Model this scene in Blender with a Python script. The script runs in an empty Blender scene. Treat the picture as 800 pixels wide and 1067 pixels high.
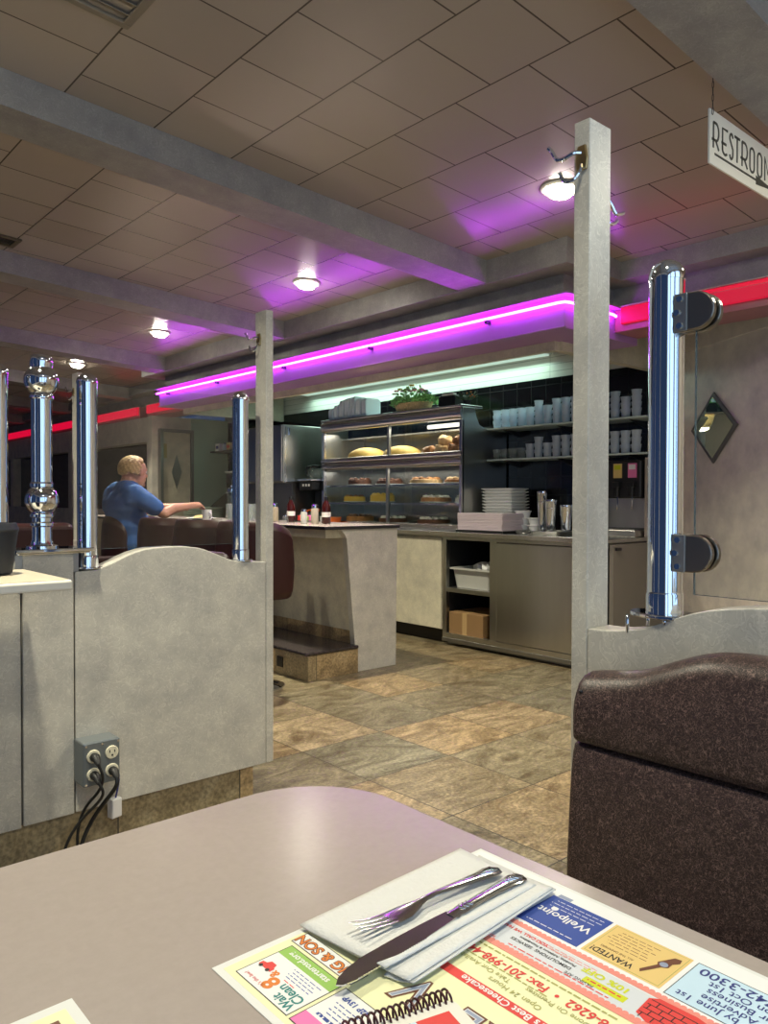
import bpy, bmesh, math, random
from mathutils import Vector, Matrix, noise as mnoise
random.seed(7)
PI = math.pi
scn = bpy.context.scene
COL = scn.collection

# ------------------------------------------------------------------ camera
cam_data = bpy.data.cameras.new('camera')
cam = bpy.data.objects.new('camera', cam_data)
COL.objects.link(cam)
cam_data.sensor_fit = 'HORIZONTAL'; cam_data.sensor_width = 36.0
cam_data.lens = 808.49 / 800 * 36.0
cam_data.clip_start = 0.02
def cam_matrix():
    p, r, y = [math.radians(a) for a in (0.93670272, 0.12725549, -41.4480632)]
    Ry = Matrix(((math.cos(y), 0, math.sin(y)), (0, 1, 0), (-math.sin(y), 0, math.cos(y))))
    Rx = Matrix(((1, 0, 0), (0, math.cos(p), -math.sin(p)), (0, math.sin(p), math.cos(p))))
    Rz = Matrix(((math.cos(r), -math.sin(r), 0), (math.sin(r), math.cos(r), 0), (0, 0, 1)))
    W = Matrix(((1, 0, 0), (0, 0, -1), (0, 1, 0)))
    M = Rz @ Rx @ Ry @ W
    R = Matrix((M[0], -M[1], -M[2])).transposed()
    return Matrix.Translation((0, 0, 1.2)) @ R.to_4x4()
cam.matrix_world = cam_matrix()
scn.camera = cam

# ------------------------------------------------------------------ world, exposure, large lights
world = bpy.data.worlds.new('world'); scn.world = world
world.use_nodes = True
world.node_tree.nodes['Background'].inputs[0].default_value = (0.026, 0.046, 0.098, 1)
world.node_tree.nodes['Background'].inputs[1].default_value = 1.0
scn.view_settings.view_transform = 'Standard'
scn.view_settings.look = 'None'
scn.view_settings.gamma = 1.0
scn.view_settings.use_curve_mapping = False
scn.view_settings.exposure = 0.0
LAMP_W = 38.5         # each ceiling lamp
WINDOW_W = 13.0       # daylight of each window bay
FLUOR_W = 13.0        # fluorescent fitting over the back counter

def area_light(name, loc, rot, sx, sy, power, color, parent=None, disk=False):
    d = bpy.data.lights.new(name, 'AREA'); d.energy = power; d.color = color
    d.shape = 'DISK' if disk else 'RECTANGLE'; d.size = sx
    if not disk: d.size_y = sy
    o = bpy.data.objects.new(name, d); COL.objects.link(o)
    o.location = loc; o.rotation_euler = rot
    if parent: o.parent = parent
    return o

# daylight entering by the row of windows on the booth side, behind the camera
for wx in (-0.68, 0.42, 1.57):
    area_light('window_daylight', (wx, -1.06, 1.6), (math.radians(90), 0, 0), 0.9, 2.1, WINDOW_W, (0.52, 0.74, 1.0))

# ------------------------------------------------------------------ materials
def new_mat(name):
    m = bpy.data.materials.new(name); m.use_nodes = True
    nt = m.node_tree; b = nt.nodes['Principled BSDF']
    return m, nt, b
def N(nt, t, **kw):
    n = nt.nodes.new(t)
    for k, v in kw.items(): setattr(n, k, v)
    return n
def mat(name, col, rough=0.5, metal=0.0, var=0.0, scale=8.0, bump=0.0, bscale=None, spec=0.5, trans=0.0, ior=1.45, stretch=None, detail=5.0, sheen=0.0):
    m, nt, b = new_mat(name)
    b.inputs['Base Color'].default_value = (*col, 1)
    b.inputs['Roughness'].default_value = rough
    b.inputs['Metallic'].default_value = metal
    b.inputs['Specular IOR Level'].default_value = spec
    b.inputs['Transmission Weight'].default_value = trans
    b.inputs['IOR'].default_value = ior
    if var or bump:
        tc = N(nt, 'ShaderNodeTexCoord'); mp = N(nt, 'ShaderNodeMapping')
        if stretch: mp.inputs['Scale'].default_value = stretch
        nt.links.new(tc.outputs['Object'], mp.inputs[0])
        nz = N(nt, 'ShaderNodeTexNoise'); nz.inputs['Scale'].default_value = scale; nz.inputs['Detail'].default_value = detail
        nz.inputs['Roughness'].default_value = 0.6
        nt.links.new(mp.outputs[0], nz.inputs['Vector'])
        if var:
            r = N(nt, 'ShaderNodeValToRGB')
            r.color_ramp.elements[0].position = 0.3; r.color_ramp.elements[1].position = 0.7
            r.color_ramp.elements[0].color = (*[c * (1 - var) for c in col], 1)
            r.color_ramp.elements[1].color = (*[min(1, c * (1 + var)) for c in col], 1)
            nt.links.new(nz.outputs['Fac'], r.inputs[0]); nt.links.new(r.outputs[0], b.inputs['Base Color'])
        if bump:
            nb = nz
            if bscale:
                nb = N(nt, 'ShaderNodeTexNoise'); nb.inputs['Scale'].default_value = bscale; nb.inputs['Detail'].default_value = 4
                nt.links.new(mp.outputs[0], nb.inputs['Vector'])
            bp = N(nt, 'ShaderNodeBump'); bp.inputs['Strength'].default_value = bump; bp.inputs['Distance'].default_value = 0.01
            nt.links.new(nb.outputs['Fac'], bp.inputs['Height']); nt.links.new(bp.outputs[0], b.inputs['Normal'])
    return m
def emit(name, col, strength, base=(0.8, 0.8, 0.8)):
    m, nt, b = new_mat(name)
    b.inputs['Base Color'].default_value = (*base, 1)
    b.inputs['Emission Color'].default_value = (*col, 1); b.inputs['Emission Strength'].default_value = strength
    return m
def glassy(name, tint, refl_rough=0.02, diffuse=None, dfac=0.0, ior=1.45):
    # thin clear sheet: mostly see-through, mirror-like at grazing angles
    m, nt, b = new_mat(name); out = nt.nodes['Material Output']; nt.nodes.remove(b)
    tr = N(nt, 'ShaderNodeBsdfTransparent'); tr.inputs[0].default_value = (*tint, 1)
    gl = N(nt, 'ShaderNodeBsdfGlossy'); gl.inputs['Roughness'].default_value = refl_rough
    lw = N(nt, 'ShaderNodeLayerWeight'); lw.inputs[0].default_value = 0.5
    pw = N(nt, 'ShaderNodeMath', operation='POWER'); pw.inputs[1].default_value = 5.0
    nt.links.new(lw.outputs['Facing'], pw.inputs[0])
    f0 = ((ior - 1) / (ior + 1)) ** 2
    fr = N(nt, 'ShaderNodeMath', operation='MULTIPLY_ADD'); fr.inputs[1].default_value = 1 - f0; fr.inputs[2].default_value = f0
    nt.links.new(pw.outputs[0], fr.inputs[0])
    mx = N(nt, 'ShaderNodeMixShader')
    nt.links.new(fr.outputs[0], mx.inputs[0]); nt.links.new(tr.outputs[0], mx.inputs[1]); nt.links.new(gl.outputs[0], mx.inputs[2])
    last = mx
    if dfac:
        df = N(nt, 'ShaderNodeBsdfDiffuse'); df.inputs[0].default_value = (*diffuse, 1)
        tl = N(nt, 'ShaderNodeBsdfTranslucent'); tl.inputs[0].default_value = (*diffuse, 1)
        ad = N(nt, 'ShaderNodeMixShader'); ad.inputs[0].default_value = 0.5
        nt.links.new(df.outputs[0], ad.inputs[1]); nt.links.new(tl.outputs[0], ad.inputs[2])
        m2 = N(nt, 'ShaderNodeMixShader'); m2.inputs[0].default_value = dfac
        nt.links.new(mx.outputs[0], m2.inputs[1]); nt.links.new(ad.outputs[0], m2.inputs[2]); last = m2
    nt.links.new(last.outputs[0], out.inputs[0])
    return m

def laminate(name, col, streak=0.10, rough=0.38):
    # grey-cream laminate with cloudy blotches and short curly scratches
    m, nt, b = new_mat(name)
    tc = N(nt, 'ShaderNodeTexCoord')
    n1 = N(nt, 'ShaderNodeTexNoise'); n1.inputs['Scale'].default_value = 7.5; n1.inputs['Detail'].default_value = 8; n1.inputs['Roughness'].default_value = 0.62
    n2 = N(nt, 'ShaderNodeTexNoise'); n2.inputs['Scale'].default_value = 27; n2.inputs['Detail'].default_value = 3; n2.inputs['Distortion'].default_value = 2.2
    nt.links.new(tc.outputs['Object'], n1.inputs['Vector']); nt.links.new(tc.outputs['Object'], n2.inputs['Vector'])
    r1 = N(nt, 'ShaderNodeValToRGB')
    r1.color_ramp.elements[0].position = 0.3; r1.color_ramp.elements[1].position = 0.72
    r1.color_ramp.elements[0].color = (*[c * 0.80 for c in col], 1); r1.color_ramp.elements[1].color = (*[min(1, c * f) for c, f in zip(col, (1.20, 1.19, 1.12))], 1)
    r2 = N(nt, 'ShaderNodeValToRGB')
    e = r2.color_ramp.elements
    e[0].position = 0.44; e[0].color = (0.5, 0.5, 0.5, 1); e[1].position = 0.56; e[1].color = (0.5, 0.5, 0.5, 1)
    k = e.new(0.5); k.color = (0.5 + streak * 1.6, 0.5 + streak * 1.6, 0.5 + streak * 1.6, 1)
    k = e.new(0.47); k.color = (0.5 - streak, 0.5 - streak, 0.5 - streak, 1)
    nt.links.new(n1.outputs['Fac'], r1.inputs[0]); nt.links.new(n2.outputs['Fac'], r2.inputs[0])
    mx = N(nt, 'ShaderNodeMix', data_type='RGBA', blend_type='OVERLAY'); mx.inputs[0].default_value = 1.0
    nt.links.new(r1.outputs[0], mx.inputs[6]); nt.links.new(r2.outputs[0], mx.inputs[7])
    nt.links.new(mx.outputs[2], b.inputs['Base Color'])
    b.inputs['Roughness'].default_value = rough
    return m

def ceiling_mat():
    m, nt, b = new_mat('ceiling_panels')
    tc = N(nt, 'ShaderNodeTexCoord'); sp = N(nt, 'ShaderNodeSeparateXYZ'); cb = N(nt, 'ShaderNodeCombineXYZ')
    a1 = N(nt, 'ShaderNodeMath', operation='SUBTRACT'); a1.inputs[1].default_value = 0.332
    a2 = N(nt, 'ShaderNodeMath', operation='SUBTRACT'); a2.inputs[1].default_value = 0.354
    nt.links.new(tc.outputs['Object'], sp.inputs[0])
    nt.links.new(sp.outputs['Y'], a1.inputs[0]); nt.links.new(sp.outputs['X'], a2.inputs[0])
    nt.links.new(a1.outputs[0], cb.inputs[0]); nt.links.new(a2.outputs[0], cb.inputs[1])
    br = N(nt, 'ShaderNodeTexBrick'); br.offset = 0.5; br.offset_frequency = 2
    br.inputs['Scale'].default_value = 1; br.inputs['Brick Width'].default_value = 0.357; br.inputs['Row Height'].default_value = 0.377
    br.inputs['Mortar Size'].default_value = 0.0035; br.inputs['Mortar Smooth'].default_value = 0.1
    br.inputs['Color1'].default_value = (0.36, 0.315, 0.27, 1); br.inputs['Color2'].default_value = (0.41, 0.36, 0.31, 1)
    br.inputs['Mortar'].default_value = (0.07, 0.055, 0.045, 1)
    nt.links.new(cb.outputs[0], br.inputs['Vector'])
    nt.links.new(br.outputs['Color'], b.inputs['Base Color'])
    nz = N(nt, 'ShaderNodeTexNoise'); nz.inputs['Scale'].default_value = 4; nz.inputs['Detail'].default_value = 3
    nt.links.new(tc.outputs['Object'], nz.inputs['Vector'])
    bp = N(nt, 'ShaderNodeBump'); bp.inputs['Strength'].default_value = 0.10; bp.inputs['Distance'].default_value = 0.02
    nt.links.new(nz.outputs['Fac'], bp.inputs['Height']); nt.links.new(bp.outputs[0], b.inputs['Normal'])
    b.inputs['Roughness'].default_value = 0.25
    return m

def floor_mat(name, size, ox, oy, cols, mortar, axes='XY', rough=0.3):
    m, nt, b = new_mat(name)
    tc = N(nt, 'ShaderNodeTexCoord'); mp = N(nt, 'ShaderNodeMapping')
    mp.inputs['Location'].default_value = (-ox, -oy, 0)
    nt.links.new(tc.outputs['Object'], mp.inputs[0])
    br = N(nt, 'ShaderNodeTexBrick'); br.offset = 0.0
    br.inputs['Scale'].default_value = 1; br.inputs['Brick Width'].default_value = size; br.inputs['Row Height'].default_value = size
    br.inputs['Mortar Size'].default_value = 0.003; br.inputs['Mortar Smooth'].default_value = 0.2
    br.inputs['Color1'].default_value = (0, 0, 0, 1); br.inputs['Color2'].default_value = (1, 1, 1, 1); br.inputs['Mortar'].default_value = (0.5, 0.5, 0.5, 1)
    nt.links.new(mp.outputs[0], br.inputs['Vector'])
    # veins: stretched, distorted noise whose direction shifts per tile
    ad = N(nt, 'ShaderNodeVectorMath', operation='SCALE'); ad.inputs['Scale'].default_value = 9.0
    nt.links.new(br.outputs['Color'], ad.inputs[0])
    av = N(nt, 'ShaderNodeVectorMath', operation='ADD'); nt.links.new(ad.outputs[0], av.inputs[0])
    ma = N(nt, 'ShaderNodeMapping'); ma.inputs['Scale'].default_value = (1.3, 2.6, 1); ma.inputs['Rotation'].default_value = (0, 0, 0.75)
    mb = N(nt, 'ShaderNodeMapping'); mb.inputs['Scale'].default_value = (1.3, 2.6, 1); mb.inputs['Rotation'].default_value = (0, 0, -0.55)
    nt.links.new(tc.outputs['Object'], ma.inputs[0]); nt.links.new(tc.outputs['Object'], mb.inputs[0])
    gt = N(nt, 'ShaderNodeMath', operation='GREATER_THAN'); gt.inputs[1].default_value = 0.5
    nt.links.new(br.outputs['Color'], gt.inputs[0])
    ms = N(nt, 'ShaderNodeMix', data_type='VECTOR'); nt.links.new(gt.outputs[0], ms.inputs[0])
    nt.links.new(ma.outputs[0], ms.inputs[4]); nt.links.new(mb.outputs[0], ms.inputs[5]); nt.links.new(ms.outputs[1], av.inputs[1])
    nz = N(nt, 'ShaderNodeTexNoise'); nz.inputs['Scale'].default_value = 2.1; nz.inputs['Detail'].default_value = 12; nz.inputs['Roughness'].default_value = 0.78; nz.inputs['Distortion'].default_value = 2.2
    nt.links.new(av.outputs[0], nz.inputs['Vector'])
    r = N(nt, 'ShaderNodeValToRGB'); e = r.color_ramp.elements
    e[0].position = 0.25; e[0].color = (*cols[0], 1); e[1].position = 0.75; e[1].color = (*cols[-1], 1)
    for i, c in enumerate(cols[1:-1]):
        k = e.new(0.25 + 0.5 * (i + 1) / (len(cols) - 1)); k.color = (*c, 1)
    nt.links.new(nz.outputs['Fac'], r.inputs[0])
    # per-tile tone
    tn = N(nt, 'ShaderNodeValToRGB'); te = tn.color_ramp.elements
    te[0].position = 0.0; te[0].color = (0.58, 0.62, 0.60, 1); te[1].position = 1.0; te[1].color = (1.12, 1.02, 0.88, 1)
    for p_, c_ in ((0.25, (0.98, 0.84, 0.66)), (0.5, (0.74, 0.77, 0.72)), (0.75, (1.10, 0.92, 0.70))):
        k = te.new(p_); k.color = (*c_, 1)
    nt.links.new(br.outputs['Color'], tn.inputs[0])
    mu = N(nt, 'ShaderNodeMix', data_type='RGBA', blend_type='MULTIPLY'); mu.inputs[0].default_value = 1
    nt.links.new(r.outputs[0], mu.inputs[6]); nt.links.new(tn.outputs[0], mu.inputs[7])
    fn = N(nt, 'ShaderNodeTexNoise'); fn.inputs['Scale'].default_value = 70; fn.inputs['Detail'].default_value = 5
    nt.links.new(tc.outputs['Object'], fn.inputs['Vector'])
    fr = N(nt, 'ShaderNodeMapRange'); fr.inputs['From Min'].default_value = 0.3; fr.inputs['From Max'].default_value = 0.7; fr.inputs['To Min'].default_value = 0.5; fr.inputs['To Max'].default_value = 1.45
    nt.links.new(fn.outputs['Fac'], fr.inputs['Value'])
    m3 = N(nt, 'ShaderNodeMix', data_type='RGBA', blend_type='MULTIPLY'); m3.inputs[0].default_value = 0.8
    nt.links.new(mu.outputs[2], m3.inputs[6]); nt.links.new(fr.outputs[0], m3.inputs[7])
    gm = N(nt, 'ShaderNodeMix', data_type='RGBA'); nt.links.new(br.outputs['Fac'], gm.inputs[0])
    nt.links.new(m3.outputs[2], gm.inputs[6]); gm.inputs[7].default_value = (*mortar, 1)
    nt.links.new(gm.outputs[2], b.inputs['Base Color'])
    bp = N(nt, 'ShaderNodeBump'); bp.inputs['Strength'].default_value = 0.35; bp.inputs['Distance'].default_value = 0.004
    nt.links.new(nz.outputs['Fac'], bp.inputs['Height']); nt.links.new(bp.outputs[0], b.inputs['Normal'])
    b.inputs['Roughness'].default_value = rough
    return m

def grid_mat(name, axis, sx, sz, col, grout, gs=0.006, rough=0.12):
    # wall tiles / planks: axis 'Y' lays bricks over (Y, Z), 'X' over (X, Z)
    m, nt, b = new_mat(name)
    tc = N(nt, 'ShaderNodeTexCoord'); sp = N(nt, 'ShaderNodeSeparateXYZ'); cb = N(nt, 'ShaderNodeCombineXYZ')
    nt.links.new(tc.outputs['Object'], sp.inputs[0]); nt.links.new(sp.outputs[axis], cb.inputs[0]); nt.links.new(sp.outputs['Z'], cb.inputs[1])
    br = N(nt, 'ShaderNodeTexBrick'); br.offset = 0
    br.inputs['Scale'].default_value = 1; br.inputs['Brick Width'].default_value = sx; br.inputs['Row Height'].default_value = sz
    br.inputs['Mortar Size'].default_value = gs; br.inputs['Mortar Smooth'].default_value = 0.1
    br.inputs['Color1'].default_value = (*col, 1); br.inputs['Color2'].default_value = (*[c * 1.25 for c in col], 1); br.inputs['Mortar'].default_value = (*grout, 1)
    nt.links.new(cb.outputs[0], br.inputs['Vector']); nt.links.new(br.outputs['Color'], b.inputs['Base Color'])
    b.inputs['Roughness'].default_value = rough
    return m

def vinyl_mat(name, base, fibre, rough=0.42):
    # dark upholstery with a print of fine pale curling fibres
    m, nt, b = new_mat(name)
    tc = N(nt, 'ShaderNodeTexCoord')
    n1 = N(nt, 'ShaderNodeTexNoise'); n1.inputs['Scale'].default_value = 95; n1.inputs['Detail'].default_value = 1.0; n1.inputs['Distortion'].default_value = 1.6
    n2 = N(nt, 'ShaderNodeTexNoise'); n2.inputs['Scale'].default_value = 160; n2.inputs['Detail'].default_value = 1.0; n2.inputs['Distortion'].default_value = 1.5
    nt.links.new(tc.outputs['Object'], n1.inputs['Vector']); nt.links.new(tc.outputs['Object'], n2.inputs['Vector'])
    def line(n, w):
        r = N(nt, 'ShaderNodeValToRGB'); e = r.color_ramp.elements
        e[0].position = 0.5 - w; e[0].color = (0, 0, 0, 1); e[1].position = 0.5 + w; e[1].color = (0, 0, 0, 1)
        k = e.new(0.5); k.color = (1, 1, 1, 1)
        nt.links.new(n.outputs['Fac'], r.inputs[0]); return r
    l1, l2 = line(n1, 0.030), line(n2, 0.034)
    ad = N(nt, 'ShaderNodeMix', data_type='RGBA', blend_type='ADD'); ad.inputs[0].default_value = 0.7
    nt.links.new(l1.outputs[0], ad.inputs[6]); nt.links.new(l2.outputs[0], ad.inputs[7])
    mx = N(nt, 'ShaderNodeMix', data_type='RGBA'); nt.links.new(ad.outputs[2], mx.inputs[0])
    mx.inputs[6].default_value = (*base, 1); mx.inputs[7].default_value = (*fibre, 1)
    nt.links.new(mx.outputs[2], b.inputs['Base Color'])
    b.inputs['Roughness'].default_value = rough
    bp = N(nt, 'ShaderNodeBump'); bp.inputs['Strength'].default_value = 0.12; bp.inputs['Distance'].default_value = 0.002
    nt.links.new(n1.outputs['Fac'], bp.inputs['Height']); nt.links.new(bp.outputs[0], b.inputs['Normal'])
    return m

LAM = laminate('grey_laminate', (0.475, 0.455, 0.412), 0.065)
LAM_BEAM = laminate('beam_laminate', (0.275, 0.27, 0.27), 0.06, 0.42)
LAM_WALL = laminate('wall_laminate', (0.68, 0.62, 0.55), 0.06)
LAM_TAN = laminate('tan_laminate', (0.55, 0.51, 0.40), 0.06)
CEIL = ceiling_mat()
FLOOR = floor_mat('stone_floor_tiles', 0.49, 2.135 - 0.49 * 8, 2.02 - 0.49 * 8, [(0.02, 0.014, 0.009), (0.10, 0.073, 0.042), (0.20, 0.172, 0.118), (0.34, 0.29, 0.205), (0.125, 0.126, 0.10)], (0.035, 0.028, 0.02))
BASETILE = floor_mat('base_stone', 0.49, 0.605, 0.1, [(0.10, 0.08, 0.05), (0.34, 0.28, 0.18), (0.50, 0.45, 0.33)], (0.06, 0.05, 0.035))
BLACKTILE = grid_mat('black_glazed_tile', 'Y', 0.155, 0.155, (0.004, 0.004, 0.005), (0.02, 0.02, 0.022), 0.004, 0.16)
PLANK = grid_mat('white_ribbed_panel', 'Y', 4.0, 0.06, (0.62, 0.64, 0.58), (0.40, 0.43, 0.38), 0.003, 0.35)
CHROME = mat('chrome', (0.66, 0.70, 0.77), 0.04, 1.0)
STEEL = mat('brushed_steel', (0.50, 0.50, 0.48), 0.30, 1.0, var=0.06, scale=9, stretch=(1, 1, 0.1), bump=0.25, bscale=2.2)
CLAMP = mat('satin_nickel', (0.26, 0.235, 0.21), 0.28, 1.0)
STEEL_DARK = mat('dull_steel', (0.30, 0.30, 0.29), 0.38, 1.0)
DARKMETAL = mat('dark_metal', (0.05, 0.05, 0.055), 0.4, 0.6)
BLACK = mat('black_plastic', (0.012, 0.012, 0.013), 0.38)
NAVYBLACK = mat('dark_navy_plastic', (0.006, 0.009, 0.016), 0.5)
RUBBER = mat('black_rubber', (0.012, 0.012, 0.012), 0.5)
BOXGREY = mat('outlet_grey', (0.17, 0.19, 0.20), 0.42, 0.35)
IVORY = mat('ivory_plastic', (0.72, 0.67, 0.50), 0.4)
WHITEP = mat('white_plastic', (0.75, 0.74, 0.72), 0.4)
TABLETOP = mat('taupe_laminate', (0.335, 0.285, 0.252), 0.22, var=0.035, scale=90)
TABLE2 = mat('cream_laminate', (0.62, 0.55, 0.42), 0.22)
TABLE2E = mat('cream_edge', (0.72, 0.68, 0.58), 0.35)
PAPER = mat('placemat_paper', (0.62, 0.62, 0.585), 0.65)
NAPKIN = mat('napkin_paper', (0.58, 0.575, 0.55), 0.85, bump=0.25, bscale=160)
VINYL = vinyl_mat('brown_vinyl', (0.024, 0.0125, 0.0115), (0.19, 0.12, 0.10))
REDVINYL = mat('maroon_vinyl', (0.026, 0.005, 0.005), 0.42, var=0.15, scale=5)
GRANITE = mat('dark_granite', (0.035, 0.028, 0.028), 0.18, var=0.6, scale=60)
TOEKICK = mat('toe_kick', (0.015, 0.013, 0.012), 0.5)
GLASS = glassy('clear_glass', (0.93, 0.95, 0.95))
CASEGLASS = glassy('case_glass', (0.95, 0.96, 0.95), 0.02)
GLASSEDGE = mat('glass_edge', (0.20, 0.30, 0.36), 0.1, trans=0.7)
TUMBLER = glassy('clear_tumbler', (0.94, 0.96, 1.0), 0.06, (0.86, 0.93, 1.0), 0.34, 1.7)
TUMBLER2 = glassy('clear_glassware', (0.95, 0.97, 0.96), 0.05, (0.7, 0.78, 0.75), 0.10, 1.5)
FOAM = mat('white_foam', (0.85, 0.86, 0.84), 0.55)
FOAMBLUE = mat('pale_blue_plastic', (0.78, 0.87, 0.95), 0.25)
MENUPINK = mat('lavender_card', (0.66, 0.56, 0.60), 0.5, var=0.08, scale=150, stretch=(0.02, 0.02, 1))
CARDBOARD = mat('cardboard', (0.25, 0.145, 0.06), 0.7)
TUB = mat('grey_white_tub', (0.46, 0.46, 0.42), 0.45)
BASKET = mat('wicker', (0.72, 0.55, 0.27), 0.7, var=0.35, scale=70, bump=0.6)
LEAF = mat('leaf_green', (0.30, 0.58, 0.22), 0.5, var=0.4, scale=30)
BREAD = mat('yellow_bread', (0.72, 0.50, 0.14), 0.6, var=0.12, scale=20)
PASTRY = mat('brown_pastry', (0.42, 0.19, 0.06), 0.55, var=0.45, scale=45)
PASTRY2 = mat('pale_pastry', (0.62, 0.42, 0.20), 0.6, var=0.35, scale=45)
CHEESE = mat('cheesecake', (0.80, 0.50, 0.06), 0.5, var=0.1, scale=12)
CREAM = mat('whipped_cream', (0.74, 0.68, 0.60), 0.6, var=0.2, scale=30)
DOUGH = mat('dark_cake', (0.12, 0.05, 0.025), 0.6, var=0.3, scale=30)
PLATE = mat('white_china', (0.72, 0.72, 0.70), 0.2)
KETCHUP = mat('ketchup_red', (0.035, 0.003, 0.003), 0.2)
LABELW = mat('label_white', (0.75, 0.73, 0.68), 0.5)
ORANGE = mat('orange_plastic', (0.85, 0.16, 0.02), 0.4)
SKIN = mat('skin', (0.60, 0.30, 0.20), 0.5, var=0.06, scale=12)
HAIR = mat('blond_hair', (0.52, 0.34, 0.15), 0.6, var=0.3, scale=60, bump=0.5, bscale=120)
TSHIRT = mat('blue_cotton', (0.038, 0.125, 0.36), 0.8, var=0.10, scale=10, bump=0.5, bscale=9)
TROUSER = mat('dark_trousers', (0.02, 0.022, 0.03), 0.8)
MINT = mat('mint_paint', (0.42, 0.58, 0.44), 0.45)
DOORP = laminate('door_laminate', (0.52, 0.46, 0.36), 0.05)
GOLD = mat('aged_brass', (0.45, 0.33, 0.16), 0.3, 1.0)
MIRROR = mat('mirror_glass', (0.80, 0.82, 0.62), 0.02, 1.0)
FRAMEGREY = mat('mirror_frame', (0.16, 0.145, 0.13), 0.35, 0.6)
SIGNW = mat('sign_cream', (0.86, 0.85, 0.76), 0.45)
SIGNINK = mat('sign_ink', (0.06, 0.06, 0.05), 0.5)
VENTM = mat('vent_brown', (0.10, 0.085, 0.05), 0.6)
VENTG = mat('vent_taupe', (0.22, 0.19, 0.145), 0.5)
WINDARK = mat('dark_window', (0.10, 0.10, 0.11), 0.05, 0.7)
EM_LAMP = emit('lamp_lens', (1.0, 0.92, 0.75), 75.0)
EM_PURPLE = emit('purple_neon', (0.62, 0.030, 1.0), 33.0)
EM_RED = emit('red_neon', (1.0, 0.004, 0.055), 0.66, (0.25, 0.01, 0.01))
EM_FLUOR = emit('fluorescent_diffuser', (0.66, 0.92, 0.76), 0.55, (0.3, 0.3, 0.3))
CORD = mat('black_cord', (0.01, 0.01, 0.01), 0.45)
CORDBLUE = mat('blue_cord', (0.03, 0.04, 0.22), 0.45)

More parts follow.
